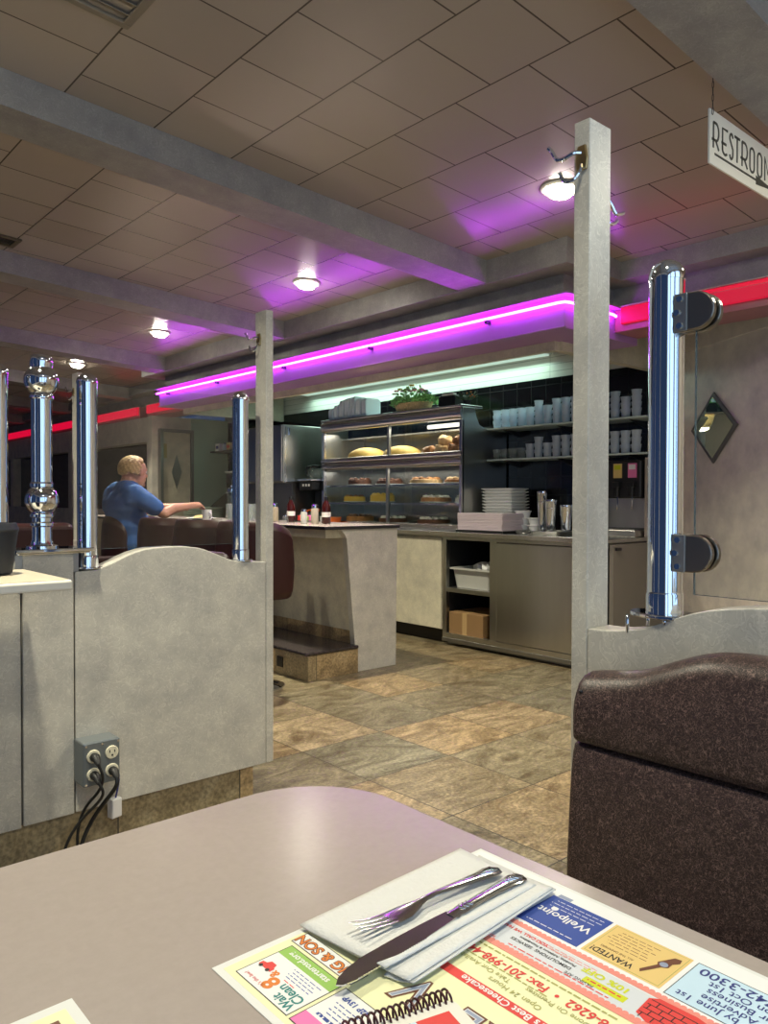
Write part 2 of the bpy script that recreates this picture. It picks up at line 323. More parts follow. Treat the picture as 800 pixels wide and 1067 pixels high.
# ------------------------------------------------------------------ builders
class MB:
    """collects shapes and links them as one mesh object"""
    def __init__(s): s.bm = bmesh.new()
    def box(s, x0, x1, y0, y1, z0, z1):
        v = [s.bm.verts.new(p) for p in ((x0, y0, z0), (x1, y0, z0), (x1, y1, z0), (x0, y1, z0), (x0, y0, z1), (x1, y0, z1), (x1, y1, z1), (x0, y1, z1))]
        for f in ((0, 3, 2, 1), (4, 5, 6, 7), (0, 1, 5, 4), (1, 2, 6, 5), (2, 3, 7, 6), (3, 0, 4, 7)): s.bm.faces.new([v[i] for i in f])
        return s
    def hexa(s, pts):
        v = [s.bm.verts.new(p) for p in pts]
        for f in ((0, 3, 2, 1), (4, 5, 6, 7), (0, 1, 5, 4), (1, 2, 6, 5), (2, 3, 7, 6), (3, 0, 4, 7)): s.bm.faces.new([v[i] for i in f])
        return s
    def prism(s, poly, axis, a, b):
        """2D polygon extruded along axis; 'x': poly=(y,z), 'y': poly=(x,z), 'z': poly=(x,y)"""
        def P(p, t): return {'x': (t, p[0], p[1]), 'y': (p[0], t, p[1]), 'z': (p[0], p[1], t)}[axis]
        A = [s.bm.verts.new(P(p, a)) for p in poly]; B = [s.bm.verts.new(P(p, b)) for p in poly]
        n = len(poly)
        s.bm.faces.new(A); s.bm.faces.new(B[::-1])
        for i in range(n): s.bm.faces.new((A[i], B[i], B[(i + 1) % n], A[(i + 1) % n]))
        return s
    def lathe(s, prof, c=(0, 0, 0), seg=20, axis='z', smooth=True, scale=(1, 1)):
        rings = []
        for r, h in prof:
            if r < 1e-6:
                p = (0, 0, h); ring = [p]
            else:
                ring = [(r * scale[0] * math.cos(2 * PI * i / seg), r * scale[1] * math.sin(2 * PI * i / seg), h) for i in range(seg)]
            R = []
            for p in ring:
                if axis == 'x': p = (p[2], p[0], p[1])
                elif axis == 'y': p = (p[1], p[2], p[0])
                R.append(s.bm.verts.new((p[0] + c[0], p[1] + c[1], p[2] + c[2])))
            rings.append(R)
        for a, b in zip(rings, rings[1:]):
            for i in range(seg):
                j = (i + 1) % seg
                if len(a) == 1 and len(b) == 1: continue
                if len(a) == 1: f = s.bm.faces.new((a[0], b[i], b[j]))
                elif len(b) == 1: f = s.bm.faces.new((a[i], b[0], a[j]))
                else: f = s.bm.faces.new((a[i], b[i], b[j], a[j]))
                f.smooth = smooth
        if len(rings[0]) > 1: s.bm.faces.new(rings[0])
        if len(rings[-1]) > 1: s.bm.faces.new(rings[-1][::-1])
        return s
    def tube(s, pts, r, seg=10, closed=False, taper=None, smooth_path=0):
        pts = [Vector(p) for p in pts]
        for _ in range(smooth_path):
            q = [pts[0]]
            for a, b in zip(pts, pts[1:]): q += [a * 0.75 + b * 0.25, a * 0.25 + b * 0.75]
            q.append(pts[-1]); pts = q
        n = len(pts); rings = []; up = None
        for i, p in enumerate(pts):
            t = (pts[min(i + 1, n - 1)] - pts[max(i - 1, 0)]).normalized()
            if up is None:
                up = t.orthogonal().normalized()
            up = (up - t * up.dot(t)).normalized(); side = t.cross(up)
            rr = r if taper is None else taper(i / max(1, n - 1)) * r
            rings.append([s.bm.verts.new(p + (up * math.cos(2 * PI * k / seg) + side * math.sin(2 * PI * k / seg)) * rr) for k in range(seg)])
        for a, b in zip(rings, rings[1:]):
            for i in range(seg):
                f = s.bm.faces.new((a[i], a[(i + 1) % seg], b[(i + 1) % seg], b[i])); f.smooth = True
        s.bm.faces.new(rings[0][::-1]); s.bm.faces.new(rings[-1])
        return s
    def ball(s, c, r, seg=16, sc=(1, 1, 1), jitter=0.0, freq=6.0):
        prof = []
        n = seg // 2
        vs = []
        for i in range(n + 1):
            th = PI * i / n
            ring = []
            for k in range(seg if 0 < i < n else 1):
                ph = 2 * PI * k / seg
                d = Vector((math.sin(th) * math.cos(ph), math.sin(th) * math.sin(ph), math.cos(th)))
                rr = r * (1 + jitter * mnoise.noise(d * freq * 0.35 + Vector(c) * 7))
                ring.append(s.bm.verts.new((c[0] + d.x * rr * sc[0], c[1] + d.y * rr * sc[1], c[2] + d.z * rr * sc[2])))
            vs.append(ring)
        for a, b in zip(vs, vs[1:]):
            for i in range(seg):
                j = (i + 1) % seg
                if len(a) == 1: f = s.bm.faces.new((a[0], b[i], b[j]))
                elif len(b) == 1: f = s.bm.faces.new((a[i], b[0], a[j]))
                else: f = s.bm.faces.new((a[i], b[i], b[j], a[j]))
                f.smooth = True
        return s
    def loft(s, rings, cap=True, smooth=True):
        V = [[s.bm.verts.new(p) for p in r] for r in rings]; n = len(rings[0])
        for a, b in zip(V, V[1:]):
            for i in range(n):
                f = s.bm.faces.new((a[i], a[(i + 1) % n], b[(i + 1) % n], b[i])); f.smooth = smooth
        if cap: s.bm.faces.new(V[0][::-1]); s.bm.faces.new(V[-1])
        return s
    def build(s, name, m, parent=None, bevel=0.0, loc=None, rotz=0.0, subsurf=0, seg=2):
        bmesh.ops.recalc_face_normals(s.bm, faces=s.bm.faces)
        for e in s.bm.edges:
            if len(e.link_faces) == 2 and e.calc_face_angle(0) > 0.7: e.smooth = False
        me = bpy.data.meshes.new(name); s.bm.to_mesh(me); s.bm.free()
        me.materials.append(m)
        o = bpy.data.objects.new(name, me); COL.objects.link(o)
        if parent: o.parent = parent
        if loc: o.location = loc
        if rotz: o.rotation_euler.z = rotz
        if bevel:
            bv = o.modifiers.new('bevel', 'BEVEL'); bv.width = bevel; bv.segments = seg; bv.limit_method = 'ANGLE'; bv.angle_limit = 0.7
            for p in me.polygons: pass
        if subsurf:
            ss = o.modifiers.new('sub', 'SUBSURF'); ss.levels = subsurf; ss.render_levels = subsurf
        return o

def tag(o, label, cat, group=None, kind=None):
    o['label'] = label; o['category'] = cat
    if group: o['group'] = group
    if kind: o['kind'] = kind
    return o
def thing(name, label, cat, loc=(0, 0, 0), rotz=0.0, group=None):
    o = bpy.data.objects.new(name, None); COL.objects.link(o)
    o.location = loc; o.rotation_euler.z = rotz; o.empty_display_size = 0.05
    return tag(o, label, cat, group)
def struct(o):
    o['kind'] = 'structure'; return o
def dup(o, loc, rotz=None, label=None, parent=None):
    c = o.copy(); COL.objects.link(c)
    if parent is None:
        c.location = loc
        if rotz is not None: c.rotation_euler.z = rotz
        if label: c['label'] = label
    else: c.parent = parent
    for ch in list(o.children): dup(ch, None, parent=c)
    return c
ORD = ['first', 'second', 'third', 'fourth', 'fifth', 'sixth', 'seventh', 'eighth', 'ninth', 'tenth', 'eleventh', 'twelfth']
def text(parent, name, body, m, x, y, z, size, sx=1.0, bold=0.0, rot=PI / 2, align='CENTER', thick=0.00012, label=None):
    cu = bpy.data.curves.new(name, 'FONT'); cu.body = body; cu.size = size; cu.align_x = align; cu.align_y = 'CENTER'
    cu.extrude = thick; cu.offset = bold; cu.resolution_u = 3
    t = bpy.data.objects.new(name, cu); COL.objects.link(t)
    dg = bpy.context.evaluated_depsgraph_get()
    me = bpy.data.meshes.new_from_object(t.evaluated_get(dg)); bpy.data.objects.remove(t); bpy.data.curves.remove(cu)
    me.name = name; me.materials.clear(); me.materials.append(m)
    R = Matrix.Translation((x, y, z)) @ Matrix.Rotation(rot, 4, 'Z') @ Matrix.Diagonal((sx, 1, 1, 1))
    me.transform(R)
    o = bpy.data.objects.new(name, me); COL.objects.link(o); o.parent = parent
    if label: o['label'] = label
    return o

CZ0, CS = 2.8838, 0.05766
def cz(x): return CZ0 - CS * x

# ================================================================== the room
struct(MB().box(-1.3, 6.2, -1.0, 18.0, -0.06, 0).build('floor', FLOOR))
b = MB(); b.hexa([(-1.3, -1.0, cz(-1.3)), (4.5, -1.0, cz(4.5)), (4.5, 18, cz(4.5)), (-1.3, 18, cz(-1.3)),
                  (-1.3, -1.0, cz(-1.3) + .08), (4.5, -1.0, cz(4.5) + .08), (4.5, 18, cz(4.5) + .08), (-1.3, 18, cz(-1.3) + .08)])
struct(b.build('ceiling', CEIL))
# ceiling beams
for i, yb in enumerate((0.99, 3.185, 5.39, 7.58, 9.78, 11.98, 14.2)):
    x0, x1 = -1.3, 3.70 if 2.6 < yb < 8.0 else 4.25
    d = 0.14; w = 0.235
    b = MB(); b.hexa([(x0, yb, cz(x0) - d), (x1, yb, cz(x1) - d), (x1, yb + w, cz(x1) - d), (x0, yb + w, cz(x0) - d),
                      (x0, yb, cz(x0)), (x1, yb, cz(x1)), (x1, yb + w, cz(x1)), (x0, yb + w, cz(x0))])
    struct(b.build('trim_%d' % (i + 1), LAM_BEAM))
# stepped soffit over the counter
struct(MB().box(3.65, 5.9, 2.594, 8.15, 2.53, 2.72).build('trim_8', LAM_BEAM))
struct(MB().box(4.205, 5.9, -1.0, 2.594, 2.53, 2.72).box(4.205, 5.9, 8.15, 18, 2.53, 2.72).build('trim_9', LAM_BEAM))
struct(MB().box(3.83, 3.88, 2.745, 7.95, 2.401, 2.53).box(3.88, 4.40, 2.745, 2.795, 2.401, 2.53).box(4.36, 4.41, -1.0, 2.745, 2.401, 2.53).box(4.36, 4.41, 8.1, 18, 2.401, 2.53).build('trim_10', LAM_BEAM))
SOFF = laminate('soffit_laminate', (0.40, 0.38, 0.36), 0.04, 0.35)
struct(MB().box(3.742, 3.8, 2.655, 8.03, 2.388, 2.40).box(3.8, 4.33, 2.655, 2.715, 2.388, 2.40).box(3.78, 3.8, 2.695, 8.03, 2.205, 2.215).box(3.8, 4.12, 2.715, 8.03, 2.205, 2.40).box(4.12, 4.60, 2.715, 3.03, 2.205, 2.40).build('trim_11', mat('purple_glow_panel', (0.36, 0.20, 0.44), 0.35), bevel=0.004))  # lilac base colour carries the purple neon glow on the channel face
struct(MB().box(4.33, 4.60, -1.0, 2.715, 2.25, 2.40).box(4.33, 4.60, 8.03, 9.50, 2.25, 2.40).box(4.33, 4.60, 9.72, 18, 2.25, 2.40).build('trim_12', mat('red_glow_panel', (0.42, 0.16, 0.17), 0.35), bevel=0.004))  # reddish base colour stands in for the red strip's glow on the band
struct(MB().box(4.07, 4.12, 2.98, 8.0, 2.148, 2.205).box(4.12, 5.38, 2.96, 3.02, 2.148, 2.53).box(4.12, 5.38, 7.95, 8.0, 2.148, 2.53).build('trim_13', LAM_TAN))
# back wall: black tile, ribbed panel above
struct(MB().box(5.4, 5.6, 2.92, 9.4, 0, 2.53).build('wall_back', PLANK))
struct(MB().box(5.385, 5.4, 2.92, 9.3, 0.6, 2.225).build('trim_14', BLACKTILE))
# wall with the diamond mirror, turned a little toward the room
wr = Vector((5.4, 2.92)); wd = Vector((-0.505, -0.863)).normalized(); wn = Vector((0.863, -0.505)).normalized()
p1 = wr + wd * 1.75
poly = [tuple(wr), tuple(p1), (p1.x, -1.0), (p1.x + .2, -1.0), tuple(p1 + Vector((.2, .05))), tuple(wr + wn * .2)]
struct(MB().prism(poly, 'z', 0, 2.53).build('wall_right', LAM_WALL))
o1 = -wn * 0.012
struct(MB().prism([tuple(wr), tuple(p1), tuple(p1 + o1), tuple(wr + o1)], 'z', 2.25, 2.368).build('trim_15', LAM_WALL))
# far end of the kitchen: wall with a door, then a window wall running away
struct(MB().box(4.30, 4.42, 9.3, 9.4, 0, 2.25).box(4.82, 5.4, 9.3, 9.4, 0, 2.25).box(4.42, 4.82, 9.3, 9.4, 2.06, 2.25).build('wall_far', LAM_WALL))
struct(MB().box(4.84, 5.38, 9.285, 9.3, 0.9, 2.25).build('trim_16', MINT))
b = MB().box(4.425, 4.80, 9.25, 9.29, 0.01, 2.05); dr = struct(b.build('door_1', DOORP, bevel=0.004))
MB().prism([(4.54, 1.545), (4.61, 1.33), (4.68, 1.545), (4.61, 1.76)], 'y', 9.24, 9.255).build('diamond_window', STEEL_DARK, dr)
MB().box(4.43, 4.47, 9.235, 9.25, 1.72, 1.9).build('hinge', GOLD, dr)
struct(MB().box(4.38, 4.42, 9.22, 9.32, 0, 2.09).box(4.42, 4.83, 9.22, 9.30, 2.055, 2.09).box(4.80, 4.84, 9.22, 9.32, 0, 2.09).build('trim_17', STEEL_DARK))
struct(MB().box(4.33, 4.6, 9.42, 18, 0, 1.05).box(4.33, 4.6, 9.42, 18, 1.93, 2.25).box(4.33, 4.6, 9.42, 9.52, 1.05, 1.93).box(4.33, 4.6, 12.2, 12.35, 1.05, 1.93).box(4.33, 4.6, 15.2, 15.35, 1.05, 1.93).build('wall_window_side', LAM_WALL))
struct(MB().box(4.47, 4.49, 9.5, 18, 1.05, 1.93).build('window_1', WINDARK))
struct(MB().box(-1.3, 4.4, 17.9, 18.1, 0, 3.0).build('wall_end', LAM_WALL))
# window side behind the camera: sill, header, mullions
b = MB().box(-1.3, 5.0, -1.08, -0.98, 0, 0.45).box(-1.3, 5.0, -1.08, -0.98, 2.72, 3.0).box(2.2, 5.0, -1.08, -0.98, 0.45, 2.72)
for xm in (-1.3, -0.2, 0.95, 2.1): b.box(xm, xm + .1, -1.08, -0.98, 0.45, 2.72)
struct(b.build('wall_front', LAM_WALL))
b = MB().box(-1.4, -1.3, -1.0, 18, 0, 0.45).box(-1.4, -1.3, -1.0, 18, 2.75, 3.05)
for ym in range(0, 10): b.box(-1.4, -1.3, -1.0 + ym * 2.1, -0.88 + ym * 2.1, 0.45, 2.75)
struct(b.build('wall_left', LAM_WALL))

# ================================================================== ceiling lamps
def ceiling_lamp(x, y, label, k=1.0, sp=118):
    t = thing('ceiling_light', label, 'ceiling light', (x, y, cz(x)), 0, 'round recessed ceiling lights')
    t.rotation_euler.y = math.atan(CS)
    MB().lathe([(0.098, -0.001), (0.098, -0.006), (0.088, -0.012), (0.072, -0.012), (0.068, -0.004)], seg=32).build('trim_ring', SIGNW, t)
    MB().lathe([(0.066, -0.004), (0.064, -0.022), (0.052, -0.036), (0.03, -0.043), (0.0, -0.045)], seg=32).build('lens', EM_LAMP, t)
    area_light('lamp_glow', (0, 0, -0.05), (0, 0, 0), 0.12, 0.12, LAMP_W * k, (1.0, 0.94, 0.73), t, True).data.spread = math.radians(sp)
    return t
ceiling_lamp(3.13, 2.263, 'round ceiling light partly behind the top of the right wooden post')
ceiling_lamp(3.17, 4.405, 'round glowing ceiling light right of the left wooden post, between the two nearest beams')
ceiling_lamp(3.13, 6.606, 'round ceiling light glowing between the second and third ceiling beams')
ceiling_lamp(3.17, 8.756, 'farthest small round ceiling light, beyond the third beam over the chrome columns')
ceiling_lamp(3.15, 0.12, 'round ceiling light out of view past the nearest beam', .6, 165)
ceiling_lamp(0.55, 0.30, 'unseen ceiling light added for fill above the table with the placemat', .33)  # this booth row is added out of view as warm ambient fill
ceiling_lamp(0.55, 2.263, 'unseen ceiling light added for fill above the outlet wall', .9)
ceiling_lamp(0.55, 4.405, 'unseen ceiling light added for fill over the booth behind the outlet wall')

# ceiling vents
def vent(x0, x1, y0, y1, label, m):
    t = thing('ceiling_vent', label, 'vent', ((x0 + x1) / 2, (y0 + y1) / 2, cz((x0 + x1) / 2)))
    t.rotation_euler.y = math.atan(CS)
    hx, hy = (x1 - x0) / 2, (y1 - y0) / 2
    f = 0.03
    MB().box(-hx, hx, -hy, -hy + f, -.014, -.001).box(-hx, hx, hy - f, hy, -.014, -.001).box(-hx, -hx + f, -hy + f, hy - f, -.014, -.001).box(hx - f, hx, -hy + f, hy - f, -.014, -.001).build('frame', m, t, bevel=0.003)
    b = MB(); n = 6
    for k in range(n):
        yy = -hy + f + (2 * hy - 2 * f) * (k + .5) / n
        b.hexa([(-hx + f, yy - .018, -.013), (hx - f, yy - .018, -.013), (hx - f, yy + .012, -.003), (-hx + f, yy + .012, -.003),
                (-hx + f, yy - .018, -.010), (hx - f, yy - .018, -.010), (hx - f, yy + .012, -.001), (-hx + f, yy + .012, -.001)])
    b.build('louver', m, t)
vent(0.66, 1.12, 2.16, 2.60, 'square taupe ceiling vent at the top left corner before the nearest beam', VENTG)
vent(1.10, 1.51, 5.08, 5.27, 'dark brown ceiling vent at the left edge beside the second beam', VENTM)

# ================================================================== neon
t = thing('neon_tube', 'long purple neon tube along the soffit over the counter', 'neon light', (3.772, 2.687, 2.350))
pts = [(0, 5.35, 0), (0, 0.05, 0), (0.012, 0.012, 0), (0.05, 0, 0), (0.50, 0, 0), (0.53, 0, -0.006)]
MB().tube([(a + .0, c, d) for a, c, d in pts], 0.0085, 10).build('tube', EM_PURPLE, t)
for yy in (0.6, 1.75, 2.9, 4.05, 5.1):
    MB().box(-.012, 0.045, yy - .012, yy + .012, -.03, -.010).build('bracket', DARKMETAL, t)
for y0, y1, lab in ((-0.9, 2.66, 'red light strip on the soffit at the right, behind the big chrome column'),
                    (8.05, 9.48, 'short red light strip under the far end of the purple neon'),
                    (9.74, 16.5, 'red light strip running far off at the left, past the seated man')):
    t = thing('red_light_strip', lab, 'neon light', (4.327, (y0 + y1) / 2, 2.365), 0, 'red light strips on the soffit')
    L = (y1 - y0) / 2
    MB().box(-.022, 0, -L, L, -.075, .030).build('diffuser', EM_RED, t, bevel=0.008)
    MB().box(-.035, 0, -L, L, .030, .036).build('cover_lip', SOFF, t)
# fluorescent fitting in the cove
t = thing('fluorescent_light', 'long fluorescent fitting on the ribbed wall under the soffit', 'ceiling light', (5.26, 5.7, 2.44))
MB().box(-.11, .11, -1.75, 1.75, -.02, .045).build('housing', WHITEP, t, bevel=0.006)
MB().box(-.10, .10, -1.72, 1.72, -.034, -.0205).build('diffuser', EM_FLUOR, t, bevel=.006)
area_light('cove_light', (0, 0, -.075), (0, 0, 0), .2, 3.4, FLUOR_W, (0.66, 1.0, 0.84), t)

# ================================================================== restrooms sign
t = thing('restroom_sign', 'cream RESTROOMS sign with an arrow hanging from the ceiling', 'sign', (2.563, 1.25, 2.337))
MB().prism([(0, 0), (0.62, 0), (0.62, .183), (0.0, .183)], 'y', 0, .006).build('panel', SIGNW, t)
def ribbons(paths, w, y):
    bb = MB()
    for pts in paths:
        pts = [Vector((p[0], 0, p[1])) for p in pts]
        n = len(pts); cl = (pts[0] - pts[-1]).length < 1e-6
        L = []; R_ = []
        for i, p in enumerate(pts):
            a = pts[i - 1] if i > 0 else (pts[-2] if cl else p); c = pts[i + 1] if i < n - 1 else (pts[1] if cl else p)
            tt = (c - a).normalized(); nn = Vector((-tt.z, 0, tt.x))
            L.append(p + nn * w / 2); R_.append(p - nn * w / 2)
        for i in range(n - 1):
            q = [L[i], R_[i], R_[i + 1], L[i + 1]]
            bb.hexa([(v.x, y, v.z) for v in q] + [(v.x, y + .0015, v.z) for v in q])
    return bb
def arc(cx, cy, rx, ry, a0, a1, n=10):
    return [(cx + rx * math.cos(math.radians(a0 + (a1 - a0) * i / n)), cy + ry * math.sin(math.radians(a0 + (a1 - a0) * i / n))) for i in range(n + 1)]
GL = {
 'R': [[(.15, 0), (.15, 1)], [(.15, 1)] + arc(.52, .66, .40, .34, 90, -90) + [(-.06, .32)], [(.50, .32), (.95, 0)]],
 'E': [[(.15, .12), (.15, 1), (.95, 1)], [(0, .42), (.75, .42)], [(.15, .3)] + arc(.55, .2, .4, .2, 180, 320)],
 'S': [arc(.5, .78, .38, .22, 20, 180) + [(.88, .40)] + arc(.5, .22, .38, .22, 0, -160)],
 'T': [[(0, 1), (1, 1)], [(.5, 1), (.5, 0)]],
 'O': [arc(.5, .78, .42, .22, 0, 180) + arc(.5, .22, .42, .22, 180, 360) + [(.92, .78)]],
 'M': [[(.05, 0), (.05, 1), (.5, .35), (.95, 1), (.95, 0)]],
}
for ch, xa, xb in (('R', .018, .068), ('E', .085, .133), ('S', .143, .175), ('T', .184, .226), ('R', .236, .290), ('O', .304, .348), ('O', .368, .412), ('M', .432, .492), ('S', .508, .545)):
    paths = [[(xa + (xb - xa) * px, .058 + .086 * pz) for px, pz in pth] for pth in GL[ch]]
    ribbons(paths, 0.0085, -.0015).build('letter', SIGNINK, t)
MB().prism([(.035, .036), (.36, .036), (.36, .024), (.52, .040), (.36, .056), (.36, .043), (.035, .043)], 'y', -.0015, 0).build('arrow', SIGNINK, t)
for xc in (0.012, 0.60):
    bb = MB()
    for k in range(9):
        z = .175 + k * .022
        a = [(xc + .0035 * math.cos(q * PI / 4) * (1 if k % 2 else .3), -.004 + .0035 * math.cos(q * PI / 4) * (.3 if k % 2 else 1), z + .013 * math.sin(q * PI / 4)) for q in range(9)]
        bb.tube(a, .0012, 6)
    bb.build('chain', DARKMETAL, t)

# ================================================================== floor-standing partition with the outlet (left)
LP_Y = 2.636
wave_l = [(0.945, .953), (1.02, .958), (1.053, .969), (1.085, .982), (1.119, .997), (1.155, 1.010), (1.19, 1.019), (1.23, 1.0235), (1.30, 1.025), (1.358, 1.023), (1.40, 1.017), (1.431, 1.008), (1.465, .995), (1.498, .981), (1.53, .968), (1.558, .960), (1.60, .954), (1.698, .950)]
def coat_hook(parent, side):
    """double-prong hook; local origin on the post face, standing out along x by side"""
    s = side
    h = MB()
    h.prism([(-.011, -.022), (.011, -.022), (.014, 0), (.009, .026), (-.009, .026), (-.014, 0)], 'x', min(0, s * .006), max(0, s * .006))
    hk = h.build('hook_plate', GOLD, parent, bevel=.002)
    if s < 0:
        up = [(-.004, .002, .012), (-.016, .012, .012), (-.020, .030, .004), (-.022, .046, .006), (-.026, .056, .028), (-.028, .062, .034)]
        lo = [(-.004, 0, -.012), (-.014, -.004, -.028), (-.022, .006, -.046), (-.024, .026, -.044), (-.026, .036, -.022)]
    else:
        up = [(.004, 0, .022), (.020, -.004, .010), (.034, -.006, -.010), (.048, -.008, -.006), (.058, -.010, -.002)]
        lo = [(.004, 0, -.018), (.016, -.004, -.034), (.030, -.006, -.030), (.038, -.008, -.022)]
    MB().tube(up, .0042, 8, smooth_path=2).build('prong', CHROME, hk)
    MB().tube(lo, .0038, 8, smooth_path=2).build('prong', CHROME, hk)
    return hk
def left_partition(label, x_left, group):
    t = thing('partition', label, 'partition', (0, 0, 0), 0, group)
    MB().prism(wave_l + [(1.698, .14), (0.945, .14)], 'y', 0, .08).build('wave_panel', LAM, t, bevel=.003)
    MB().box(0.777, 0.939, -.004, .085, .14, 1.018).build('pilaster', LAM, t, bevel=.003)
    MB().box(x_left, 0.772, 0, .08, .135, 1.0).build('side_panel', LAM, t, bevel=.003)
    MB().box(0.755, 0.777, -.004, .085, .97, 1.018).box(0.939, 0.957, 0.0, .085, .955, 1.018).build('cap_frame', STEEL_DARK, t)
    MB().box(0.750, 1.000, -.03, .11, 1.024, 1.036).box(0.758, 0.99, -.022, .10, 1.018, 1.024).build('ledge_cap', CHROME, t, bevel=.003)
    MB().box(x_left, 1.645, .012, .07, 0, .14).build('tile_base', BASETILE, t)
    p = MB().box(1.700, 1.734, 0, .08, .14, 1.955).build('post', LAM, t, bevel=.003)
    hk = coat_hook(p, -1); hk.location = (1.70, .05, 1.84)
    return t
lp = left_partition('wave-topped grey laminate partition with the outlet box, nearest on the left', 0.2, 'booth partitions with a tall end post')
lp.location = (0, LP_Y, 0)
lp2 = dup(lp, (0, 4.70, 0), label='grey partition of the booth behind, its pale post seen between the chrome columns')

# chrome columns on the partition
def column_at(x, y, z, h, r, label, glassside=0):
    t = thing('chrome_column', label, 'column', (x, y, z), 0, 'chrome columns')
    MB().lathe([(r, .008), (r, h - .035)], seg=32).build('shaft', CHROME, t)
    MB().lathe([(r * 1.06, .006), (r * 1.06, .042), (r * 1.0, .046)], seg=32).build('collar', CHROME, t)
    MB().lathe([(r * 1.05, h - .036), (r * 1.05, h - .028), (r * .97, h - .016), (r * .74, h - .005), (r * .4, h + .001), (0, h + .003)], seg=32).build('dome_cap', CHROME, t)
    MB().lathe([(r * 1.5, 0), (r * 1.5, .006)], seg=32).build('base_plate', CHROME, t, bevel=.002)
    return t
column_at(1.002, LP_Y + .04, .960, .668, .0335, 'tall plain chrome column at the left edge of the glass screen by the seated man')
column_at(1.606, LP_Y + .04, .956, .665, .0315, 'chrome column right beside the left wooden post')
column_at(0.716, LP_Y + .04, 1.002, .628, .0315, 'chrome column cut by the left edge of the picture')
column_at(1.53, 4.74, .966, .66, .0315, 'chrome column further back, seen between the ball column and the pale post')
# ornamental ball column
r = .030
t = thing('ornate_column', 'chrome column with two ball ornaments standing on the ledge at the left', 'column', (0.852, LP_Y + .04, 1.036))
MB().lathe([(.05, 0), (.05, .008), (.036, .012), (.031, .03), (.031, .07), (.037, .075), (.037, .083), (.031, .088), (.031, .11)], seg=32).build('base', CHROME, t)
def ball_prof(c, R_, neck, pre, post):
    a0 = math.asin(neck / R_)
    return pre + [(R_ * math.sin(a), c - R_ * math.cos(a)) for a in [a0 + (PI - 2 * a0) * k / 14 for k in range(15)]] + post
MB().lathe(ball_prof(.158, .053, .032, [(.030, .10), (.037, .104), (.037, .112)], [(.037, .203), (.037, .213), (.031, .22)]), seg=36).build('lower_ball', CHROME, t)
MB().lathe([(.0325, .21), (.0325, .50)], seg=36).build('shaft', CHROME, t)
MB().lathe(ball_prof(.553, .054, .034, [(.032, .49), (.038, .494), (.038, .504)], [(.034, .600), (.036, .606), (.034, .628), (.030, .636), (0, .638)]), seg=36).build('upper_ball', CHROME, t)

# glass screen between the left columns
t = thing('glass_screen', 'clear glass screen between two chrome columns in front of the seated man', 'glass panel', (1.30, LP_Y + .04, 1.026))
MB().box(-.262, .270, -.004, .004, 0, .572).build('pane', GLASS, t)
MB().box(-.262, .270, -.004, .004, -.0012, -.0001).build('bottom_edge', GLASSEDGE, t)

# ------------------------------------------------------------------ outlet box and plugs
t = thing('outlet_box', 'grey metal box of four outlets on the left partition', 'outlet', (0.998, LP_Y, 0.318))
MB().box(-.060, .062, -.083, 0, -.070, .076).build('box', BOXGREY, t, bevel=.005)
MB().box(-.058, .062, -.0455, -.0405, -.068, .074).build('cover_plate', BOXGREY, t, bevel=.003, loc=(0, -.043, 0))
for sx, sz in ((-.052, -.061), (-.052, .066), (.056, -.061), (.056, .066), (.002, .066)):
    MB().lathe([(.004, -.048), (.004, -.0455)], (sx, 0, sz), 10, 'y').build('screw', CHROME, t, loc=(0, -.043, 0))
RCP = [(-.028, .030), (.034, .032), (-.028, -.030), (.034, -.028)]
for i, (sx, sz) in enumerate(RCP):
    rc = MB().lathe([(.022, -.0455), (.022, -.0495), (.020, -.051)], (sx, 0, sz), 20, 'y').build('receptacle', IVORY, t, loc=(0, -.043, 0))
    bb = MB().box(sx - .010, sx - .007, -.0518, -.0508, sz + .000, sz + .009).box(sx + .007, sx + .010, -.0518, -.0508, sz, sz + .008).lathe([(.0035, -.0518), (.0035, -.0508)], (sx, 0, sz - .009), 10, 'y')
    bb.build('slot', BLACK, rc)
def plug(i, path, r, label):
    sx, sz = RCP[i]
    t = thing('power_plug', label, 'plug', (0.998 + sx, LP_Y - .095, .318 + sz), 0, 'black plugs in the outlet box')
    MB().loft([[(rr * math.cos(a), yy, rr * math.sin(a) * .9 + dz) for a in [k * PI / 5 for k in range(10)]] for yy, rr, dz in ((0, .015, 0), (-.012, .016, 0), (-.022, .013, -.003), (-.034, .009, -.012), (-.040, .006, -.018))]).build('plug_body', RUBBER, t)
    MB().tube([(0, -.036, -.014)] + path, r, 8, smooth_path=3).build('cord', CORD, t)
plug(0, [(.016, -.042, -.06), (.012, -.020, -.11), (-.020, .030, -.17), (-.042, .04, -.24), (-.038, .04, -.345)], .0050, 'upper left black plug in the outlet box, its cord looping down')
plug(2, [(.016, -.048, -.05), (.004, -.020, -.09), (-.03, .020, -.14), (-.075, .03, -.20), (-.105, .02, -.285)], .0050, 'lower left black plug in the outlet box, its cord swinging far left')
plug(3, [(-.002, -.045, -.04), (-.024, -.010, -.09), (-.050, .03, -.15), (-.085, .04, -.22), (-.100, .04, -.288)], .0070, 'lower right black plug in the outlet box, with the thickest cord')
t = thing('power_adapter', 'white inline adapter dangling on a blue cord below the outlet box', 'adapter', (1.068, LP_Y - .022, 0.10))
MB().box(-.020, .020, -.016, .014, 0, .066).build('adapter_body', WHITEP, t, bevel=.004, rotz=.25)
MB().tube([(.004, 0, .064), (.008, -.01, .10), (.013, -.012, .14), (.004, -.02, .17), (-.014, -.03, .188)], .0032, 8, smooth_path=2).build('cord', CORDBLUE, t)

